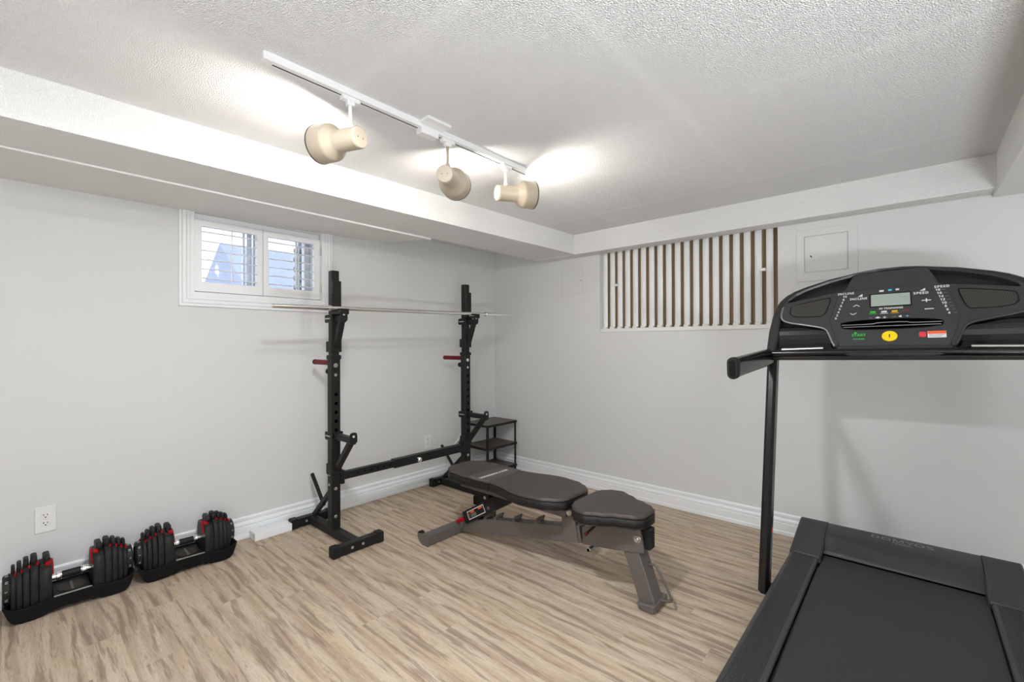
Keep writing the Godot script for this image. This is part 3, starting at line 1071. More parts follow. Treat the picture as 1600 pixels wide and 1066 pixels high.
	g.prism([Vector2(2.262, 0.030), Vector2(2.272, 0.004), Vector2(2.290, 0.0), Vector2(2.335, 0.0), Vector2(2.352, 0.014), Vector2(2.352, 0.042), Vector2(2.300, 0.036)], 0.0, 0.15, 0.004)
	part("front_foot", g, m.grey_steel, t)
	g = G.new()
	g.tube(smoothed_path([Vector3(2.275, 0.182, zc - 0.02), Vector3(2.318, 0.200, zc - 0.02), Vector3(2.332, 0.192, zc - 0.02), Vector3(2.402, 0.065, zc - 0.02), Vector3(2.400, 0.050, zc - 0.02), Vector3(2.325, 0.036, zc - 0.02)]), 0.0062, 10)
	part("drag_handle", g, m.grey_steel, t)
	# rear crossbar with turned-up foot, wheels and the black support strut
	g = G.new()
	g.span(Vector3(0.945, 0.004, zc - 0.30), Vector3(1.008, 0.066, zc + 0.295), 0.004)
	var cbr = part("rear_crossbar", g, m.grey_steel, t)
	for e in [-1, 1]:
		g = G.new()
		g.xf = Transform3D(Basis(), Vector3(0, 0, zc + e * 0.3 - 0.004))
		g.prism([Vector2(0.905, 0.058), Vector2(0.915, 0.03), Vector2(0.955, 0.0), Vector2(1.012, 0.0), Vector2(1.012, 0.068), Vector2(0.95, 0.068), Vector2(0.93, 0.064)], 0.0, 0.008, 0.001)
		part("foot_plate", g, m.grey_steel, cbr)
		g = G.new()
		g.cyl(Vector3(0.925, 0.052, zc + e * 0.3 - 0.028), Vector3(0.925, 0.052, zc + e * 0.3 - 0.002), 0.024, 18, 0.003)
		part("wheel", g, m.black_plastic, cbr)
	g = G.new()
	g.bar(Vector3(1.060, 0.118, zc + 0.002), Vector3(1.462, 0.352, zc + 0.002), 0.100, 0.078, 0.004)
	var st = part("support_strut", g, m.black_steel, t)
	var d = (Vector3(1.462, 0.352, 0) - Vector3(1.060, 0.118, 0)).normalized()
	var LX = Transform3D(Basis(d, Vector3(-d.y, d.x, 0), Vector3(0, 0, 1)), Vector3(1.176, 0.186, zc + 0.0525))
	g = G.new()
	g.xf = LX
	g.prism(rect(-0.085, -0.026, 0.085, 0.026), 0.0, 0.0006)
	var lb = part("warning_label", g, m.print_white, st)
	for q in [[-0.080, -0.021, 0.080, 0.021, "slot_black", 0.0009], [-0.078, -0.018, -0.062, 0.018, "print_red", 0.0012], [-0.05, 0.008, -0.012, 0.018, "print_orange", 0.0012], [-0.052, -0.016, 0.0, 0.004, "grey_stuff", 0.0012], [0.03, 0.009, 0.07, 0.018, "print_orange", 0.0012]]:
		g = G.new()
		g.xf = LX
		g.prism(rect(q[0], q[1], q[2], q[3]), 0.0, q[5])
		part("print", g, m[q[4]], lb)
	g = G.new()
	g.cyl(Vector3(1.285, 0.238, zc + 0.05), Vector3(1.285, 0.238, zc + 0.056), 0.011, 12, 0.002)
	part("bolt", g, m.grey_steel, st)
	g = G.new()
	g.cyl(Vector3(1.002, 0.082, zc + 0.052), Vector3(1.062, 0.116, zc + 0.052), 0.0145, 14, 0.004)
	part("lock_pin", g, m.red_plastic, t, "bright red lock pin")
	g = G.new()
	g.xf = Transform3D(Basis(), Vector3(0, 0, zc + 0.031))
	g.prism(smoothed([Vector2(0.985, 0.03), Vector2(1.035, 0.034), Vector2(1.040, 0.085), Vector2(1.015, 0.098), Vector2(0.985, 0.088)], 1), 0.0, 0.012, 0.001)
	part("hinge_plate", g, m.brushed_steel, t)
	g = G.new()
	g.span(Vector3(1.165, 0.245, zc - 0.09), Vector3(1.262, 0.322, zc + 0.03), 0.004)
	part("strut_bracket", g, m.black_steel, t)
	g = G.new()
	g.cyl(Vector3(1.235, 0.285, zc + 0.03), Vector3(1.235, 0.285, zc + 0.036), 0.011, 12, 0.002)
	part("bolt", g, m.zinc, t)

func smoothed_path(pts, rounds = 2):
	var q = pts
	for r in rounds:
		var o = [q[0]]
		for i in q.size() - 1:
			o.append(q[i].lerp(q[i + 1], 0.25))
			o.append(q[i].lerp(q[i + 1], 0.75))
		o.append(q[-1])
		q = o
	return q

func dumbbells():
	# one dumbbell and one cradle about z = 0, then a copy of each
	var d = thing("adjustable_dumbbell", "black adjustable dumbbell with red clips, the nearer of the two, under the wall outlet", "dumbbell", Vector3(0.135, 0.0, 3.152), "adjustable dumbbells")
	var at = Transform3D(Basis(), org)
	var g := G.new()
	g.xf = at
	g.cyl(Vector3(0, 0.132, -0.034), Vector3(0, 0.132, 0.034), 0.0175, 20, 0.002)
	part("grip", g, m.black_plastic, d)
	for e in [-1, 1]:
		g = G.new()
		g.xf = at
		g.cyl(Vector3(0, 0.132, e * 0.034), Vector3(0, 0.132, e * 0.070), 0.0155, 18)
		g.cyl(Vector3(0, 0.132, e * 0.036), Vector3(0, 0.132, e * 0.054), 0.0185, 18, 0.002)
		part("handle_ring", g, m.chrome, d)
	# plates of one end, from the inside out: start, thickness, top of the plate
	var plates = [[0.071, 0.0415, 0.222], [0.1145, 0.0255, 0.230], [0.142, 0.0212, 0.224], [0.165, 0.0185, 0.213], [0.1855, 0.0155, 0.203]]
	for e in [-1, 1]:
		for k in plates.size():
			var q = plates[k]
			var z0 = e * q[0] if e > 0 else -(q[0] + q[1])
			var w = 0.192 - 0.008 * k
			var top = q[2]
			g = G.new()
			g.xf = at
			g.prism(smoothed([Vector2(-w / 2 + 0.02, 0.034), Vector2(w / 2 - 0.02, 0.034), Vector2(w / 2, 0.06), Vector2(w / 2 + 0.004, 0.13), Vector2(w / 2 - 0.006, top - 0.035), Vector2(w / 2 - 0.035, top), Vector2(-w / 2 + 0.035, top), Vector2(-w / 2 + 0.006, top - 0.035), Vector2(-w / 2 - 0.004, 0.13), Vector2(-w / 2, 0.06)], 2), z0, z0 + q[1], 0.003, true)
			g.xf = at * Transform3D(Basis(), Vector3(-0.004, top + 0.012, z0 + q[1] * 0.12))
			g.prism(rrect(0.086 - 0.007 * k, 0.042, 0.018, 5), 0.0, q[1] * (0.82 if k else 0.55), 0.004, true)
			var pl = part("weight_plate", g, m.plate_black, d)
			g = G.new()
			if k == 0:
				g.xf = at
				var pts = []
				for i in 11:
					var a = lerp(0.35, 1.75, i / 10.0)
					pts.append(Vector3(cos(a) * 0.066, 0.142 + sin(a) * 0.076, e * (q[0] - 0.001)))
				g.tube(pts, 0.006, 8)
				g.span(Vector3(0.02, top - 0.010, e * q[0] + (0.003 if e > 0 else -0.022)), Vector3(0.06, top + 0.006, e * q[0] + (0.022 if e > 0 else -0.003)), 0.003)
			else:
				g.xf = at
				g.span(Vector3(0.012, top - 0.010, z0 - 0.002), Vector3(0.046, top + 0.003, z0 + q[1] * 0.3), 0.002)
			part("red_clip", g, m.red_plastic, pl, "red clip")
		g = G.new()
		g.xf = at * Transform3D(Basis(Vector3(1, 0, 0), Vector3(0, 0, 1), Vector3(0, -1, 0)) if e > 0 else Basis(Vector3(1, 0, 0), Vector3(0, 0, -1), Vector3(0, 1, 0)), Vector3(0, 0.130, e * 0.2015))
		g.lathe([Vector2(0, 0), Vector2(0.066, 0), Vector2(0.067, 0.002), Vector2(0.064, 0.022), Vector2(0.058, 0.0255), Vector2(0.045, 0.0255), Vector2(0.04, 0.021), Vector2(0, 0.021)], 32)
		var dial = part("weight_dial", g, m.plate_black, d)
		var n := 0
		for s in ["5", "10", "15", "20", "25", "30", "35", "40", "45", "50"]:
			var a = TAU * n / 10.0 + 0.2
			n += 1
			var nrm = Vector3(cos(a), sin(a), 0)
			var along = Vector3(0, 0, -e)
			var tm = flat_text(s, 0.013, m.print_white, dial, Transform3D(Basis(nrm.cross(along) * -1.0, along, nrm) if false else Basis(along.cross(nrm), along, nrm), org + Vector3(0, 0.130, e * 0.2135) + nrm * 0.0656), "dial_number")
			tm.transform.origin = Vector3(0, 0.130, e * 0.2135) + nrm * 0.0656 + org
		g = G.new()
		g.xf = at
		for i in 24:
			var a = TAU * i / 24.0
			g.box(Vector3(cos(a) * 0.0668, 0.130 + sin(a) * 0.0668, e * 0.2055), Vector3(0.005, 0.005, 0.005), 0.0008)
		part("dial_teeth", g, m.plate_black, dial)
	var c = thing("dumbbell_cradle", "black plastic cradle tray under the nearer dumbbell, at the left edge", "dumbbell tray", Vector3(0.135, 0.0, 3.152), "dumbbell trays")
	at = Transform3D(Basis(), org)
	var side = smoothed([Vector2(-0.2275, 0.098), Vector2(-0.222, 0.07), Vector2(-0.205, 0.02), Vector2(-0.182, 0.0), Vector2(-0.115, 0.0), Vector2(-0.06, 0.022), Vector2(0.06, 0.022), Vector2(0.115, 0.0), Vector2(0.182, 0.0), Vector2(0.205, 0.02), Vector2(0.222, 0.07), Vector2(0.2275, 0.098), Vector2(0.205, 0.07), Vector2(0.15, 0.062), Vector2(0.07, 0.074), Vector2(-0.07, 0.074), Vector2(-0.15, 0.062), Vector2(-0.205, 0.07)], 1)
	for e in [-1, 1]:
		g = G.new()
		g.xf = at * SIDE
		g.prism(side, 0.100 if e > 0 else -0.112, 0.112 if e > 0 else -0.100, 0.002)
		part("side_wall", g, m.tray_black, c)
		g = G.new()
		g.xf = at
		g.bar(Vector3(0, 0.012, e * 0.195), Vector3(0, 0.088, e * 0.2245), 0.212, 0.008, 0.002, Vector3(0, 0, e))
		part("end_wall", g, m.tray_black, c)
		g = G.new()
		g.xf = at
		g.span(Vector3(-0.1, 0.008, e * 0.066), Vector3(0.1, 0.026, e * 0.2), 0.002)
		part("tray_floor", g, m.tray_black, c)
		g = G.new()
		g.xf = at
		g.span(Vector3(e * 0.098, 0.0745, -0.066), Vector3(e * 0.108, 0.0785, 0.066), 0.001)
		part("bright_strip", g, m.brushed_steel, c, "thin silvery strip")
	g = G.new()
	g.xf = at
	g.span(Vector3(-0.1, 0.024, -0.066), Vector3(0.1, 0.068, 0.066), 0.003)
	part("bridge", g, m.tray_black, c)
	g = G.new()
	g.xf = at * Transform3D(FLAT.basis, Vector3(0.0, 0.0685, 0))
	g.prism(rrect(0.12, 0.095, 0.045, 7), 0.0, 0.0015)
	part("hollow", g, m.strap_brown, c)
	g = G.new()
	g.xf = at
	g.span(Vector3(-0.055, 0.069, -0.006), Vector3(0.055, 0.0715, 0.004), 0.001)
	part("strap", g, m.grey_stuff, c)
	for o in [[d, "black adjustable dumbbell with red clips, the farther of the two, beside the white block"], [c, "black plastic cradle tray under the farther dumbbell, beside the white block"]]:
		var k = o[0].duplicate()
		k.name = numbered(String(o[0].name))
		add_child(k)
		k.position = Vector3(0.137, 0, 2.683)
		k.rotation.y = deg_to_rad(-1.5)
		tag(k, o[1], o[0].get_meta("category"), o[0].get_meta("group"))
	# the white block against the baseboard
	var w = thing("white_block", "low white wooden block lying against the baseboard beside the rack foot", "block", Vector3(0.07, 0, 2.2))
	g = G.new()
	g.span(Vector3(0.022, 0.0, 2.09), Vector3(0.122, 0.048, 2.319), 0.0025)
	part("block_body", g, m.white_trim, w)

func side_table():
	var t = thing("side_table", "small dark three-tier corner table behind the right rack post", "side table", Vector3(0.175, 0, 0.235))
	var g := G.new()
	for s in [[0.487, "tabletop"], [0.274, "shelf"], [0.06, "shelf"]]:
		g = G.new()
		g.span(Vector3(0.03, s[0], 0.035), Vector3(0.325, s[0] + 0.009, 0.435), 0.001)
		part(s[1], g, m.table_wood, t)
		g = G.new()
		g.xf = FLAT
		g.ring(rect(0.024, -0.441, 0.331, -0.029), rect(0.032, -0.433, 0.323, -0.037), s[0] - 0.012, s[0] + 0.0095, 0.001)
		part("shelf_rim", g, m.black_steel, t)
	for s in [[0.300, 0.024, 0.016, 0.012], [0.312, 0.418, 0.018, 0.022], [0.024, 0.024, 0.022, 0.018], [0.024, 0.418, 0.022, 0.018]]:
		g = G.new()
		g.span(Vector3(s[0], 0, s[1]), Vector3(s[0] + s[2], 0.496, s[1] + s[3]), 0.002)
		part("leg", g, m.black_steel, t)
	var o = thing("cable_coil", "small grey coil lying on the dark corner table", "coil", Vector3(0.14, 0.4965, 0.36))
	g = G.new()
	var pts = []
	for i in 29:
		var a = TAU * i / 14.0
		pts.append(org + Vector3(cos(a) * 0.032, 0.008 + 0.0075 * i / 14.0, sin(a) * 0.032))
	g.tube(pts, 0.0065, 8)
	part("coil_body", g, m.grey_stuff, o)

const TX := 3.18            # middle of the treadmill

func treadmill():
	var t = thing("treadmill", "large black treadmill facing the back wall, with a console on two posts", "treadmill", Vector3(TX, 0, 1.2))
	var g := G.new()
	var zr := 2.10           # rear end
	# belt and deck
	g = G.new()
	g.span(Vector3(2.87, 0.10, 0.46), Vector3(3.49, 0.146, zr - 0.03), 0.004)
	part("deck", g, m.gloss_black, t)
	g = G.new()
	g.span(Vector3(2.893, 0.146, 0.47), Vector3(3.473, 0.1505, zr - 0.04), 0.001)
	part("running_belt", g, m.belt_rubber, t)
	for e in [-1, 1]:
		# ribbed foot rail, outline in (x, y) run along z
		var p := PackedVector2Array()
		var inner := 0.298
		var outer := 0.424
		p.append(Vector2(inner, 0.152)); p.append(Vector2(inner, 0.165)); p.append(Vector2(inner + 0.004, 0.169)); p.append(Vector2(inner + 0.016, 0.170))
		for k in 18:
			var x = inner + 0.0165 + k * 0.0050
			p.append(Vector2(x, 0.1684)); p.append(Vector2(x + 0.0010, 0.1706)); p.append(Vector2(x + 0.0034, 0.1706)); p.append(Vector2(x + 0.0044, 0.1684))
		p.append(Vector2(outer - 0.016, 0.169)); p.append(Vector2(outer - 0.004, 0.162)); p.append(Vector2(outer, 0.150)); p.append(Vector2(outer, 0.085)); p.append(Vector2(outer - 0.012, 0.075)); p.append(Vector2(inner + 0.02, 0.075)); p.append(Vector2(inner + 0.012, 0.152))
		for i in p.size(): p[i] = Vector2(TX + e * p[i].x, p[i].y)
		g = G.new()
		g.prism(p, 0.664, zr)
		part("foot_rail", g, m.treadmill_plastic, t)
		# corner cap of the hood
		g = G.new()
		g.xf = SIDE
		var cap = [Vector2(-0.666, 0.09), Vector2(-0.666, 0.166), Vector2(-0.662, 0.1745), Vector2(-0.50, 0.213), Vector2(-0.36, 0.246), Vector2(-0.335, 0.2495), Vector2(-0.315, 0.243), Vector2(-0.285, 0.20), Vector2(-0.25, 0.09)]
		g.prism(cap, TX + (0.29 if e > 0 else -0.424), TX + (0.424 if e > 0 else -0.29), 0.006)
		part("hood_corner", g, m.treadmill_plastic, t)
		g = G.new()
		g.span(Vector3(TX + e * 0.33, 0.0, 0.34), Vector3(TX + e * 0.39, 0.09, 0.5), 0.006)
		part("foot", g, m.black_plastic, t)
		g = G.new()
		g.span(Vector3(TX + e * 0.33, 0.0, zr - 0.25), Vector3(TX + e * 0.39, 0.08, zr - 0.08), 0.006)
		part("foot", g, m.black_plastic, t)
	# frame beams on the floor beside the deck, which the posts rise from
		g = G.new()
		g.span(Vector3(TX + e * 0.36, 0.0, 0.86), Vector3(TX + e * 0.47, 0.07, 0.96), 0.006)
		part("base_foot", g, m.upright_black, t)
	# motor hood
	g = G.new()
	g.xf = SIDE
	var hood := PackedVector2Array([Vector2(-0.56, 0.1), Vector2(-0.56, 0.160), Vector2(-0.535, 0.175), Vector2(-0.505, 0.205), Vector2(-0.475, 0.226), Vector2(-0.445, 0.2355), Vector2(-0.40, 0.240), Vector2(-0.345, 0.2445), Vector2(-0.325, 0.2435), Vector2(-0.295, 0.22), Vector2(-0.25, 0.09), Vector2(-0.30, 0.05), Vector2(-0.50, 0.05)])
	g.prism(hood, TX - 0.291, TX + 0.291, 0.0, true)
	part("motor_hood", g, m.treadmill_plastic, t)
	g = G.new()
	g.span(Vector3(TX - 0.29, 0.151, 0.553), Vector3(TX + 0.29, 0.157, 0.566), 0.001)
	part("hood_gap", g, m.hole_black, t)
	var tilt = Basis(Vector3.RIGHT, -PI / 2 + 0.09)
	flat_text("DOMYOS", 0.042, m.print_grey, t, Transform3D(tilt, Vector3(TX + 0.012, 0.2427, 0.377)), "lettering", false, 0.0008, 1.42)
	flat_text("T900C", 0.021, m.print_grey, t, Transform3D(tilt, Vector3(TX + 0.012, 0.2400, 0.409)), "lettering", false, 0.0008, 1.3)
	# posts
	for e in [-1, 1]:
		g = G.new()
		g.bar(Vector3(TX + e * 0.480, 0.045, 0.945), Vector3(TX + e * 0.482, 1.215, 0.700), 0.044, 0.074, 0.012, Vector3(0, 0, 1))
		var up = part("upright", g, m.upright_black, t)
		if e < 0:
			var d = Vector3(0, 1.195, -0.255).normalized()
			g = G.new()
			g.xf = Transform3D(Basis(Vector3(0, d.z, -d.y), d, Vector3(1, 0, 0)), Vector3(TX - 0.482 + 0.0246, 0.235, 0.9045))
			g.prism(rect(-0.011, -0.088, 0.011, 0.088), 0.0, 0.0006)
			var lb = part("rating_label", g, m.print_grey, up, "narrow grey rating label with an orange end")
			g = G.new()
			g.xf = Transform3D(Basis(Vector3(0, d.z, -d.y), d, Vector3(1, 0, 0)), Vector3(TX - 0.482 + 0.0246, 0.235, 0.9045))
			g.prism(rect(-0.011, 0.089, 0.011, 0.113), 0.0, 0.0006)
			part("label_end", g, m.print_orange, lb)
		# side handle towards the user
		var a = Vector3(TX + e * 0.488, 1.180, 0.70)
		var b = Vector3(TX + e * 0.490, 1.1455, 1.375)
		var z = (b - a).normalized()
		var x = Vector3.UP.cross(z).normalized()
		g = G.new()
		g.xf = Transform3D(Basis(x, z.cross(x), z), a)
		var L = (b - a).length()
		g.prism(rrect(0.042, 0.084, 0.02, 6), 0.0, L, 0.0, true)
		var h = part("side_handle", g, m.gloss_black, t)
		g = G.new()
		g.xf = Transform3D(Basis(x, z.cross(x), z), a)
		g.prism(rrect(0.0445, 0.090, 0.0215, 6), L - 0.008, L + 0.024, 0.004, true)
		part("handle_cap", g, m.black_plastic, h)
		g = G.new()
		g.xf = Transform3D(Basis(x, z.cross(x), z), a)
		g.prism(rrect(0.024, 0.066, 0.0115, 6), L + 0.0235, L + 0.0255, 0.001)
		part("cap_inset", g, m.gloss_black, h)
	console(t)

func console(t):
	# the console face: local x across, y up the slope, z towards the user
	var S := Transform3D(Basis(Vector3(1, 0, 0), Vector3(0, sin(PI / 3), -0.5), Vector3(0, 0.5, sin(PI / 3))), Vector3(3.172, 1.205, 0.80)) * Transform3D(Basis(Vector3(0, 0, 1), 0.026), Vector3.ZERO)
	var mir = func(p):                       # left half, bottom to top -> closed outline
		var q := PackedVector2Array()
		for v in p: q.append(v)
		for i in range(p.size() - 1, -1, -1): q.append(Vector2(-p[i].x, p[i].y))
		return G.ccw(q)
	var g := G.new()
	var body = mir.call([Vector2(-0.487, -0.012), Vector2(-0.486, 0.06), Vector2(-0.484, 0.13), Vector2(-0.472, 0.228), Vector2(-0.461, 0.278), Vector2(-0.445, 0.316), Vector2(-0.419, 0.348), Vector2(-0.382, 0.374), Vector2(-0.335, 0.396), Vector2(-0.234, 0.431), Vector2(-0.106, 0.460), Vector2(-0.04, 0.468)])
	var inner = mir.call([Vector2(-0.447, 0.012), Vector2(-0.446, 0.06), Vector2(-0.442, 0.11), Vector2(-0.436, 0.20), Vector2(-0.430, 0.255), Vector2(-0.420, 0.285), Vector2(-0.402, 0.318), Vector2(-0.372, 0.345), Vector2(-0.330, 0.370), Vector2(-0.230, 0.409), Vector2(-0.104, 0.444), Vector2(-0.04, 0.454)])
	g.xf = S
	var plate := PackedVector2Array()
	for q in body: plate.append(Vector2(q.x * 0.985, max(q.y, 0.05)))
	g.prism(G.inset(plate, 0.002), -0.085, -0.045, 0.004)
	var shell = part("console_back", g, m.console_shell, t)
	g = G.new()
	g.xf = S
	g.ring(body, inner, -0.05, 0.0, 0.007)
	part("console_rim", g, m.console_shell, t)
	# speaker wings, with the sloping shelf under them
	for e in [-1, 1]:
		var wing = [Vector2(-0.434, 0.275), Vector2(-0.4345, 0.226), Vector2(-0.428, 0.198), Vector2(-0.404, 0.178), Vector2(-0.330, 0.160), Vector2(-0.264, 0.143), Vector2(-0.238, 0.128), Vector2(-0.2255, 0.098), Vector2(-0.214, 0.058), Vector2(-0.203, 0.034), Vector2(-0.19, 0.034), Vector2(-0.17, 0.345), Vector2(-0.229, 0.337), Vector2(-0.392, 0.304), Vector2(-0.42, 0.296)]
		var wp := PackedVector2Array()
		for v in wing: wp.append(Vector2(v.x * -e, v.y))
		g = G.new()
		g.xf = S
		g.prism(wp, -0.05, 0.001, 0.003)
		var wg = part("speaker_wing", g, m.console_panel, t)
		var sp = [Vector2(-0.396, 0.206), Vector2(-0.262, 0.201), Vector2(-0.244, 0.213), Vector2(-0.229, 0.270), Vector2(-0.222, 0.308), Vector2(-0.236, 0.314), Vector2(-0.385, 0.282), Vector2(-0.396, 0.268)]
		var spk := PackedVector2Array()
		for v in sp: spk.append(Vector2(v.x * -e, v.y))
		spk = smoothed(G.ccw(spk), 2)
		g = G.new()
		g.xf = S
		g.ring(spk, G.inset(spk, 0.005), 0.0, 0.004, 0.001)
		part("grille_rim", g, m.gloss_black, wg)
		g = G.new()
		g.xf = S
		g.prism(G.inset(spk, 0.005), 0.0, 0.0018)
		part("speaker_grille", g, m.grille_mesh, wg, "metal mesh speaker grille")
		g = G.new()                          # perforations in rings round the cone
		g.xf = S
		var centre = Vector2(0.312 * e, 0.255)
		var lim = G.inset(spk, 0.008)
		for r in 13:
			var rad = 0.006 + r * 0.0072
			var n = int(TAU * rad / 0.0072)
			for i in n:
				var q = centre + Vector2(cos(TAU * i / n + r * 0.5), sin(TAU * i / n + r * 0.5)) * rad
				if Geometry2D.is_point_in_polygon(q, lim):
					g.quad(Vector3(q.x - 0.0018, q.y, 0.0021), Vector3(q.x, q.y - 0.0018, 0.0021), Vector3(q.x + 0.0018, q.y, 0.0021), Vector3(q.x, q.y + 0.0018, 0.0021))
		var pf = part("perforations", g, m.hole_black, wg)
		pf.set_meta("kind", "stuff")
		# silver trim along the lower edge of the wing
		var path = []
		for v in [Vector2(-0.428, 0.272), Vector2(-0.4345, 0.226), Vector2(-0.429, 0.198), Vector2(-0.404, 0.178), Vector2(-0.330, 0.160), Vector2(-0.264, 0.143), Vector2(-0.238, 0.128), Vector2(-0.2255, 0.098), Vector2(-0.214, 0.058), Vector2(-0.203, 0.036)]:
			path.append(Vector3(v.x * -e, v.y, 0.0))
		path = smoothed_path(path, 2)
		g = G.new()
		g.xf = S
		g.tube(path, 0.0052, 8)
		part("silver_trim", g, m.satin_silver if e < 0 else m.console_panel, wg)
		# pocket floor: a rounded hollow that climbs to the wing
		g = G.new()
		g.xf = S * Transform3D(Basis(Vector3(0, 0, 1), Vector3(0, 1, 0), Vector3(-1, 0, 0)), Vector3.ZERO)
		g.prism(smoothed([Vector2(-0.046, 0.012), Vector2(-0.030, 0.03), Vector2(-0.034, 0.085), Vector2(-0.014, 0.125), Vector2(-0.012, 0.165), Vector2(-0.048, 0.165)], 1), -0.45 if e > 0 else 0.215, -0.215 if e > 0 else 0.45)
		part("cup_pocket", g, m.gloss_black, t)
	# middle panel with keys and screen
	var hex = mir.call([Vector2(-0.186, 0.030), Vector2(-0.205, 0.09), Vector2(-0.2265, 0.172), Vector2(-0.215, 0.228), Vector2(-0.198, 0.310), Vector2(-0.175, 0.346)])
	g = G.new()
	g.xf = S
	g.prism(hex, -0.05, 0.006, 0.003)
	var pn = part("control_panel", g, m.console_panel, t)
	var lean = mir.call([Vector2(-0.170, 0.343), Vector2(-0.149, 0.402), Vector2(-0.134, 0.433), Vector2(-0.116, 0.444)])
	g = G.new()
	g.xf = S
	g.prism(lean, -0.05, 0.004, 0.003)
	part("top_panel", g, m.console_panel, t)
	var F = S * Transform3D(Basis(), Vector3(0.028, 0, 0.0062))       # prints lie on the panel; u as measured from x = 3.2
	var flat = func(called, poly, mt, top = 0.0006, parent = null):
		var h := G.new()
		h.xf = F
		h.prism(poly, -0.001, top)
		return part(called, h, mt, pn)
	flat.call("screen_bezel", rect(-0.102, 0.235, 0.047, 0.311), m.gloss_black, 0.0008)
	flat.call("screen", rect(-0.0965, 0.241, 0.0415, 0.3055), m.lcd_glass, 0.0016)
	var txt = func(s, u, v, size, mt, bold = false):
		flat_text(s, size, mt, pn, F * Transform3D(Basis(), Vector3(u, v, 0.0004)), "print", bold, 0.0005)
		pn.get_child(pn.get_child_count() - 1).position -= Vector3.ZERO
	txt.call("SPEED", 0.147, 0.325, 0.017, m.print_white, true)
	var k := 0
	for s in ["18", "16", "14", "12", "10", "8", "6", "4"]:
		txt.call(s, 0.1335 + 0.0042 * k, 0.3085 - 0.0175 * k, 0.0155, m.print_white, true)
		flat.call("key_line", rect(0.147 + 0.0042 * k, 0.3075 - 0.0175 * k, 0.158 + 0.0042 * k, 0.3088 - 0.0175 * k), m.print_grey)
		k += 1
	txt.call("INCLINE", -0.192, 0.325, 0.016, m.print_white, true)
	k = 0
	for s in ["10", "8", "7", "6", "5", "4", "2", "0"]:
		txt.call(s, -0.196 - 0.0048 * k, 0.3075 - 0.0175 * k, 0.0155, m.print_white, true)
		k += 1
	txt.call("INCLINE", -0.143, 0.290, 0.0165, m.print_white, true)
	txt.call("SPEED", 0.078, 0.298, 0.0175, m.print_white, true)
	for s in [[-0.136, 0.305], [0.085, 0.313]]:
		flat.call("runner_icon", PackedVector2Array([Vector2(s[0] - 0.010, s[1] - 0.003), Vector2(s[0] + 0.008, s[1] - 0.003), Vector2(s[0] + 0.008, s[1] + 0.011)]), m.print_white)
	# arrows, plus and minus
	for s in [[-0.151, 0.252, 1.0], [-0.163, 0.205, -1.0]]:
		for e in [-1, 1]:
			flat.call("arrow_key", G.ccw([Vector2(s[0], s[1] + 0.005 * s[2]), Vector2(s[0], s[1] + 0.0015 * s[2]), Vector2(s[0] + e * 0.012, s[1] - 0.007 * s[2]), Vector2(s[0] + e * 0.012, s[1] - 0.0035 * s[2])]), m.print_white)
	flat.call("plus_key", rect(0.079, 0.2555, 0.110, 0.2595), m.print_white)
	flat.call("plus_key", rect(0.0928, 0.2475, 0.0968, 0.2675), m.print_white, 0.0007)
	flat.call("minus_key", rect(0.087, 0.210, 0.117, 0.214), m.print_white)
	txt.call("30 TRAININGS", -0.026, 0.227, 0.0125, m.print_white, true)
	for s in [[-0.090, 0.210, "print_green"], [-0.050, 0.2095, "print_white"], [-0.013, 0.2095, "print_amber"], [0.027, 0.212, "print_red"]]:
		flat.call("program_key", rect(s[0] - 0.010, s[1] - 0.004, s[0] + 0.010, s[1] + 0.004), m[s[2]])
		flat.call("key_line", rect(s[0] - 0.014, s[1] - 0.0105, s[0] + 0.014, s[1] - 0.0085), m[s[2]])
	for s in [-0.098, -0.050 + 0.0, -0.013]:
		pass
	flat.call("fan_minus", rect(-0.105, 0.1775, -0.092, 0.1795), m.print_grey)
	flat.call("fan_icon", PackedVector2Array([Vector2(-0.083, 0.178), Vector2(-0.0725, 0.174), Vector2(-0.062, 0.178), Vector2(-0.0725, 0.1845)]), m.print_white)
	flat.call("fan_plus", rect(-0.055, 0.1775, -0.042, 0.1795), m.print_white)
	flat.call("fan_plus", rect(-0.0495, 0.172, -0.0475, 0.185), m.print_white, 0.0007)
	flat.call("volume_minus", rect(-0.022, 0.179, -0.008, 0.181), m.print_grey)
	flat.call("volume_icon", PackedVector2Array([Vector2(0.000, 0.1785), Vector2(0.010, 0.174), Vector2(0.010, 0.1865), Vector2(0.000, 0.1825)]), m.print_white)
	flat.call("volume_plus", rect(0.022, 0.1795, 0.036, 0.1815), m.print_blue)
	flat.call("volume_plus", rect(0.028, 0.1745, 0.030, 0.187), m.print_blue, 0.0007)
	for s in [[-0.058, 0.3255, "print_white", 0.008], [-0.027, 0.3275, "print_blue", 0.0065], [-0.001, 0.328, "print_white", 0.006]]:
		flat.call("indicator_icon", rect(s[0] - s[3], s[1] - 0.0045, s[0] + s[3], s[1] + 0.0045), m[s[2]])
	# tablet slot
	var slot = smoothed([Vector2(-0.212, 0.145), Vector2(-0.206, 0.162), Vector2(-0.10, 0.171), Vector2(0.04, 0.170), Vector2(0.138, 0.157), Vector2(0.147, 0.143), Vector2(0.137, 0.120), Vector2(-0.02, 0.113), Vector2(-0.198, 0.117)], 1)
	flat.call("tablet_slot", slot, m.hole_black, 0.0006)
	g = G.new()
	g.xf = F
	g.ring(G.ccw(slot), G.inset(G.ccw(slot), 0.003), -0.001, 0.003, 0.001)
	part("slot_rim", g, m.gloss_black, pn)
	g = G.new()
	g.xf = F
	g.tube(smoothed_path([Vector3(-0.205, 0.143, 0.003), Vector3(-0.09, 0.143, 0.003), Vector3(-0.075, 0.150, 0.003), Vector3(0.025, 0.150, 0.003), Vector3(0.04, 0.143, 0.003), Vector3(0.14, 0.143, 0.003)], 1), 0.0022, 8)
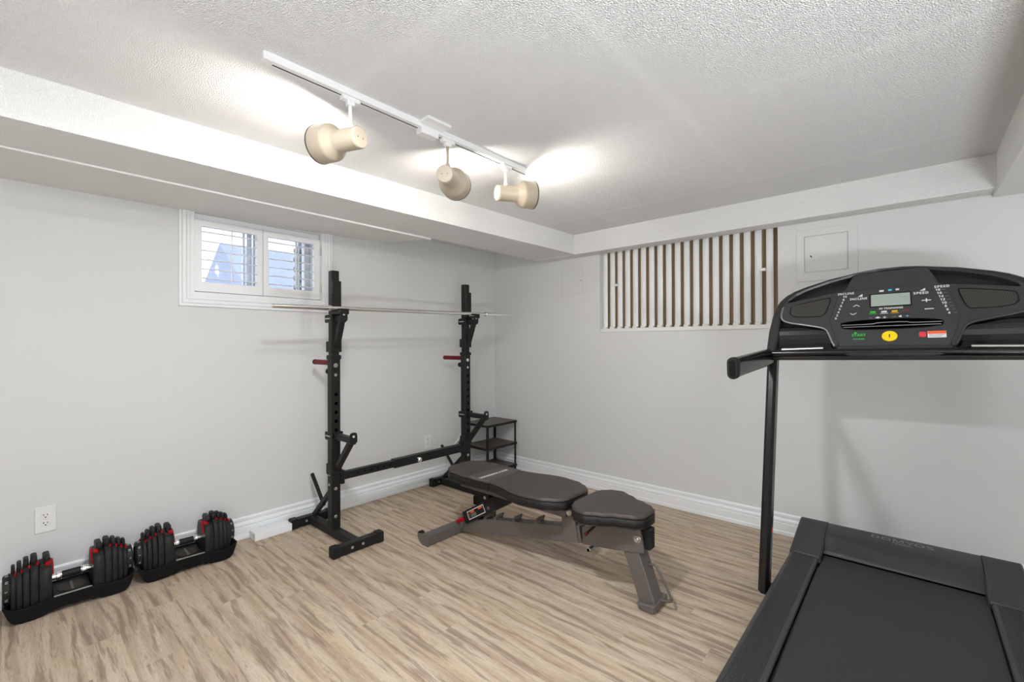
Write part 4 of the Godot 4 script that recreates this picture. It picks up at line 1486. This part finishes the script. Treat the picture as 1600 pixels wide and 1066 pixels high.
	g.tube([Vector3(-0.20, 0.131, 0.003), Vector3(0.136, 0.131, 0.003)], 0.0022, 8)
	part("slot_ribs", g, m.satin_silver, pn)
	# start key, safety key, stop key, sticker
	txt.call("START", -0.142, 0.088, 0.018, m.print_green, true)
	flat.call("start_icon", PackedVector2Array([Vector2(-0.158, 0.094), Vector2(-0.146, 0.100), Vector2(-0.158, 0.106)]), m.print_green)
	flat.call("start_line", rect(-0.163, 0.066, -0.121, 0.069), m.print_green)
	var oval := PackedVector2Array()
	for i in 28:
		oval.append(Vector2(-0.033 + cos(TAU * i / 28) * 0.0272, 0.0775 + sin(TAU * i / 28) * 0.0262))
	g = G.new()
	g.xf = F
	g.prism(oval, -0.001, 0.005, 0.0015, true)
	part("safety_key", g, m.yellow_key, pn, "yellow oval safety key")
	flat.call("key_mark", rect(-0.0350, 0.069, -0.0315, 0.086), m.slot_black, 0.0056)
	g = G.new()
	g.xf = F * Transform3D(Basis(), Vector3(0.0755, 0.082, 0))
	g.prism(rrect(0.023, 0.026, 0.006, 4), -0.001, 0.003, 0.001)
	part("stop_button", g, m.red_button, pn, "red stop button")
	flat.call("warning_sticker", rect(0.091, 0.066, 0.149, 0.098), m.print_white, 0.0004)
	flat.call("sticker_band", rect(0.0915, 0.084, 0.1485, 0.0975), m.print_orange, 0.0007)
	for i in 2:
		flat.call("sticker_text", rect(0.095, 0.0785 - 0.007 * i, 0.143 - 0.008 * i, 0.0805 - 0.007 * i), m.grey_stuff, 0.0007)
	# crossbar with hand sensors, and the belly under the panel
	g = G.new()
	g.xf = S
	g.tube([Vector3(-0.487, 0.004, -0.012), Vector3(-0.2, 0.004, -0.006), Vector3(0.2, 0.004, -0.006), Vector3(0.487, 0.004, -0.012)], 0.019, 16)
	var cr = part("crossbar", g, m.gloss_black, t)
	for e in [-1, 1]:
		g = G.new()
		g.xf = S
		g.bar(Vector3(e * 0.420, 0.0195, 0.005), Vector3(e * 0.245, 0.0215, 0.0095), 0.012, 0.008, 0.003, Vector3(0, 0.45, 0.9))
		part("hand_sensor", g, m.sensor_steel, cr, "bright metal pulse sensor")
	g = G.new()
	g.xf = S
	g.prism(smoothed(mir.call([Vector2(-0.13, -0.016), Vector2(-0.195, -0.010), Vector2(-0.2, 0.02), Vector2(-0.186, 0.036)]), 1), -0.03, 0.009, 0.006)
	part("console_chin", g, m.console_shell, t)

func outside():
	# what the small window looks out on: a metal window well, ground, a pale house
	var g := G.new()
	for k in 9:
		g.cyl(Vector3(-0.25, 1.42 + k * 0.075, 1.765), Vector3(-0.56, 1.42 + k * 0.075, 1.765), 0.034, 12)
	g.span(Vector3(-0.57, 1.3, 1.73), Vector3(-0.25, 2.1, 1.76))
	struct("trim_7", g, m.well_metal, "dark corrugated side of the window well outside the small window")
	g = G.new()
	g.span(Vector3(-14.0, 1.2, -12.0), Vector3(-0.56, 1.40, 10.0))
	g.span(Vector3(-0.56, 1.2, 1.7), Vector3(-0.25, 1.40, 3.0))
	struct("ground", g, m.outdoor_ground, "pale ground outside the window")
	var t = thing("neighbour_house", "pale house seen through the window shutters", "house", Vector3(-7.5, 1.4, 0.0))
	g = G.new()
	g.span(Vector3(-9.5, 1.4, -5.5), Vector3(-7.0, 2.45, 0.9))
	part("wall", g, m.siding, t)
	g = G.new()
	g.xf = Transform3D()
	g.prism([Vector2(-9.9, 2.43), Vector2(-6.7, 2.43), Vector2(-8.3, 3.5)], -5.7, 0.2)
	part("roof", g, m.outdoor_roof, t)
	g = G.new()
	g.span(Vector3(-7.02, 1.7, -0.6), Vector3(-6.96, 2.25, 0.1))
	part("house_window", g, m.outdoor_window, t)
	g = G.new()
	g.span(Vector3(-7.0, 1.4, -3.4), Vector3(-6.6, 2.9, -2.7))
	part("chimney", g, m.outdoor_brick, t)
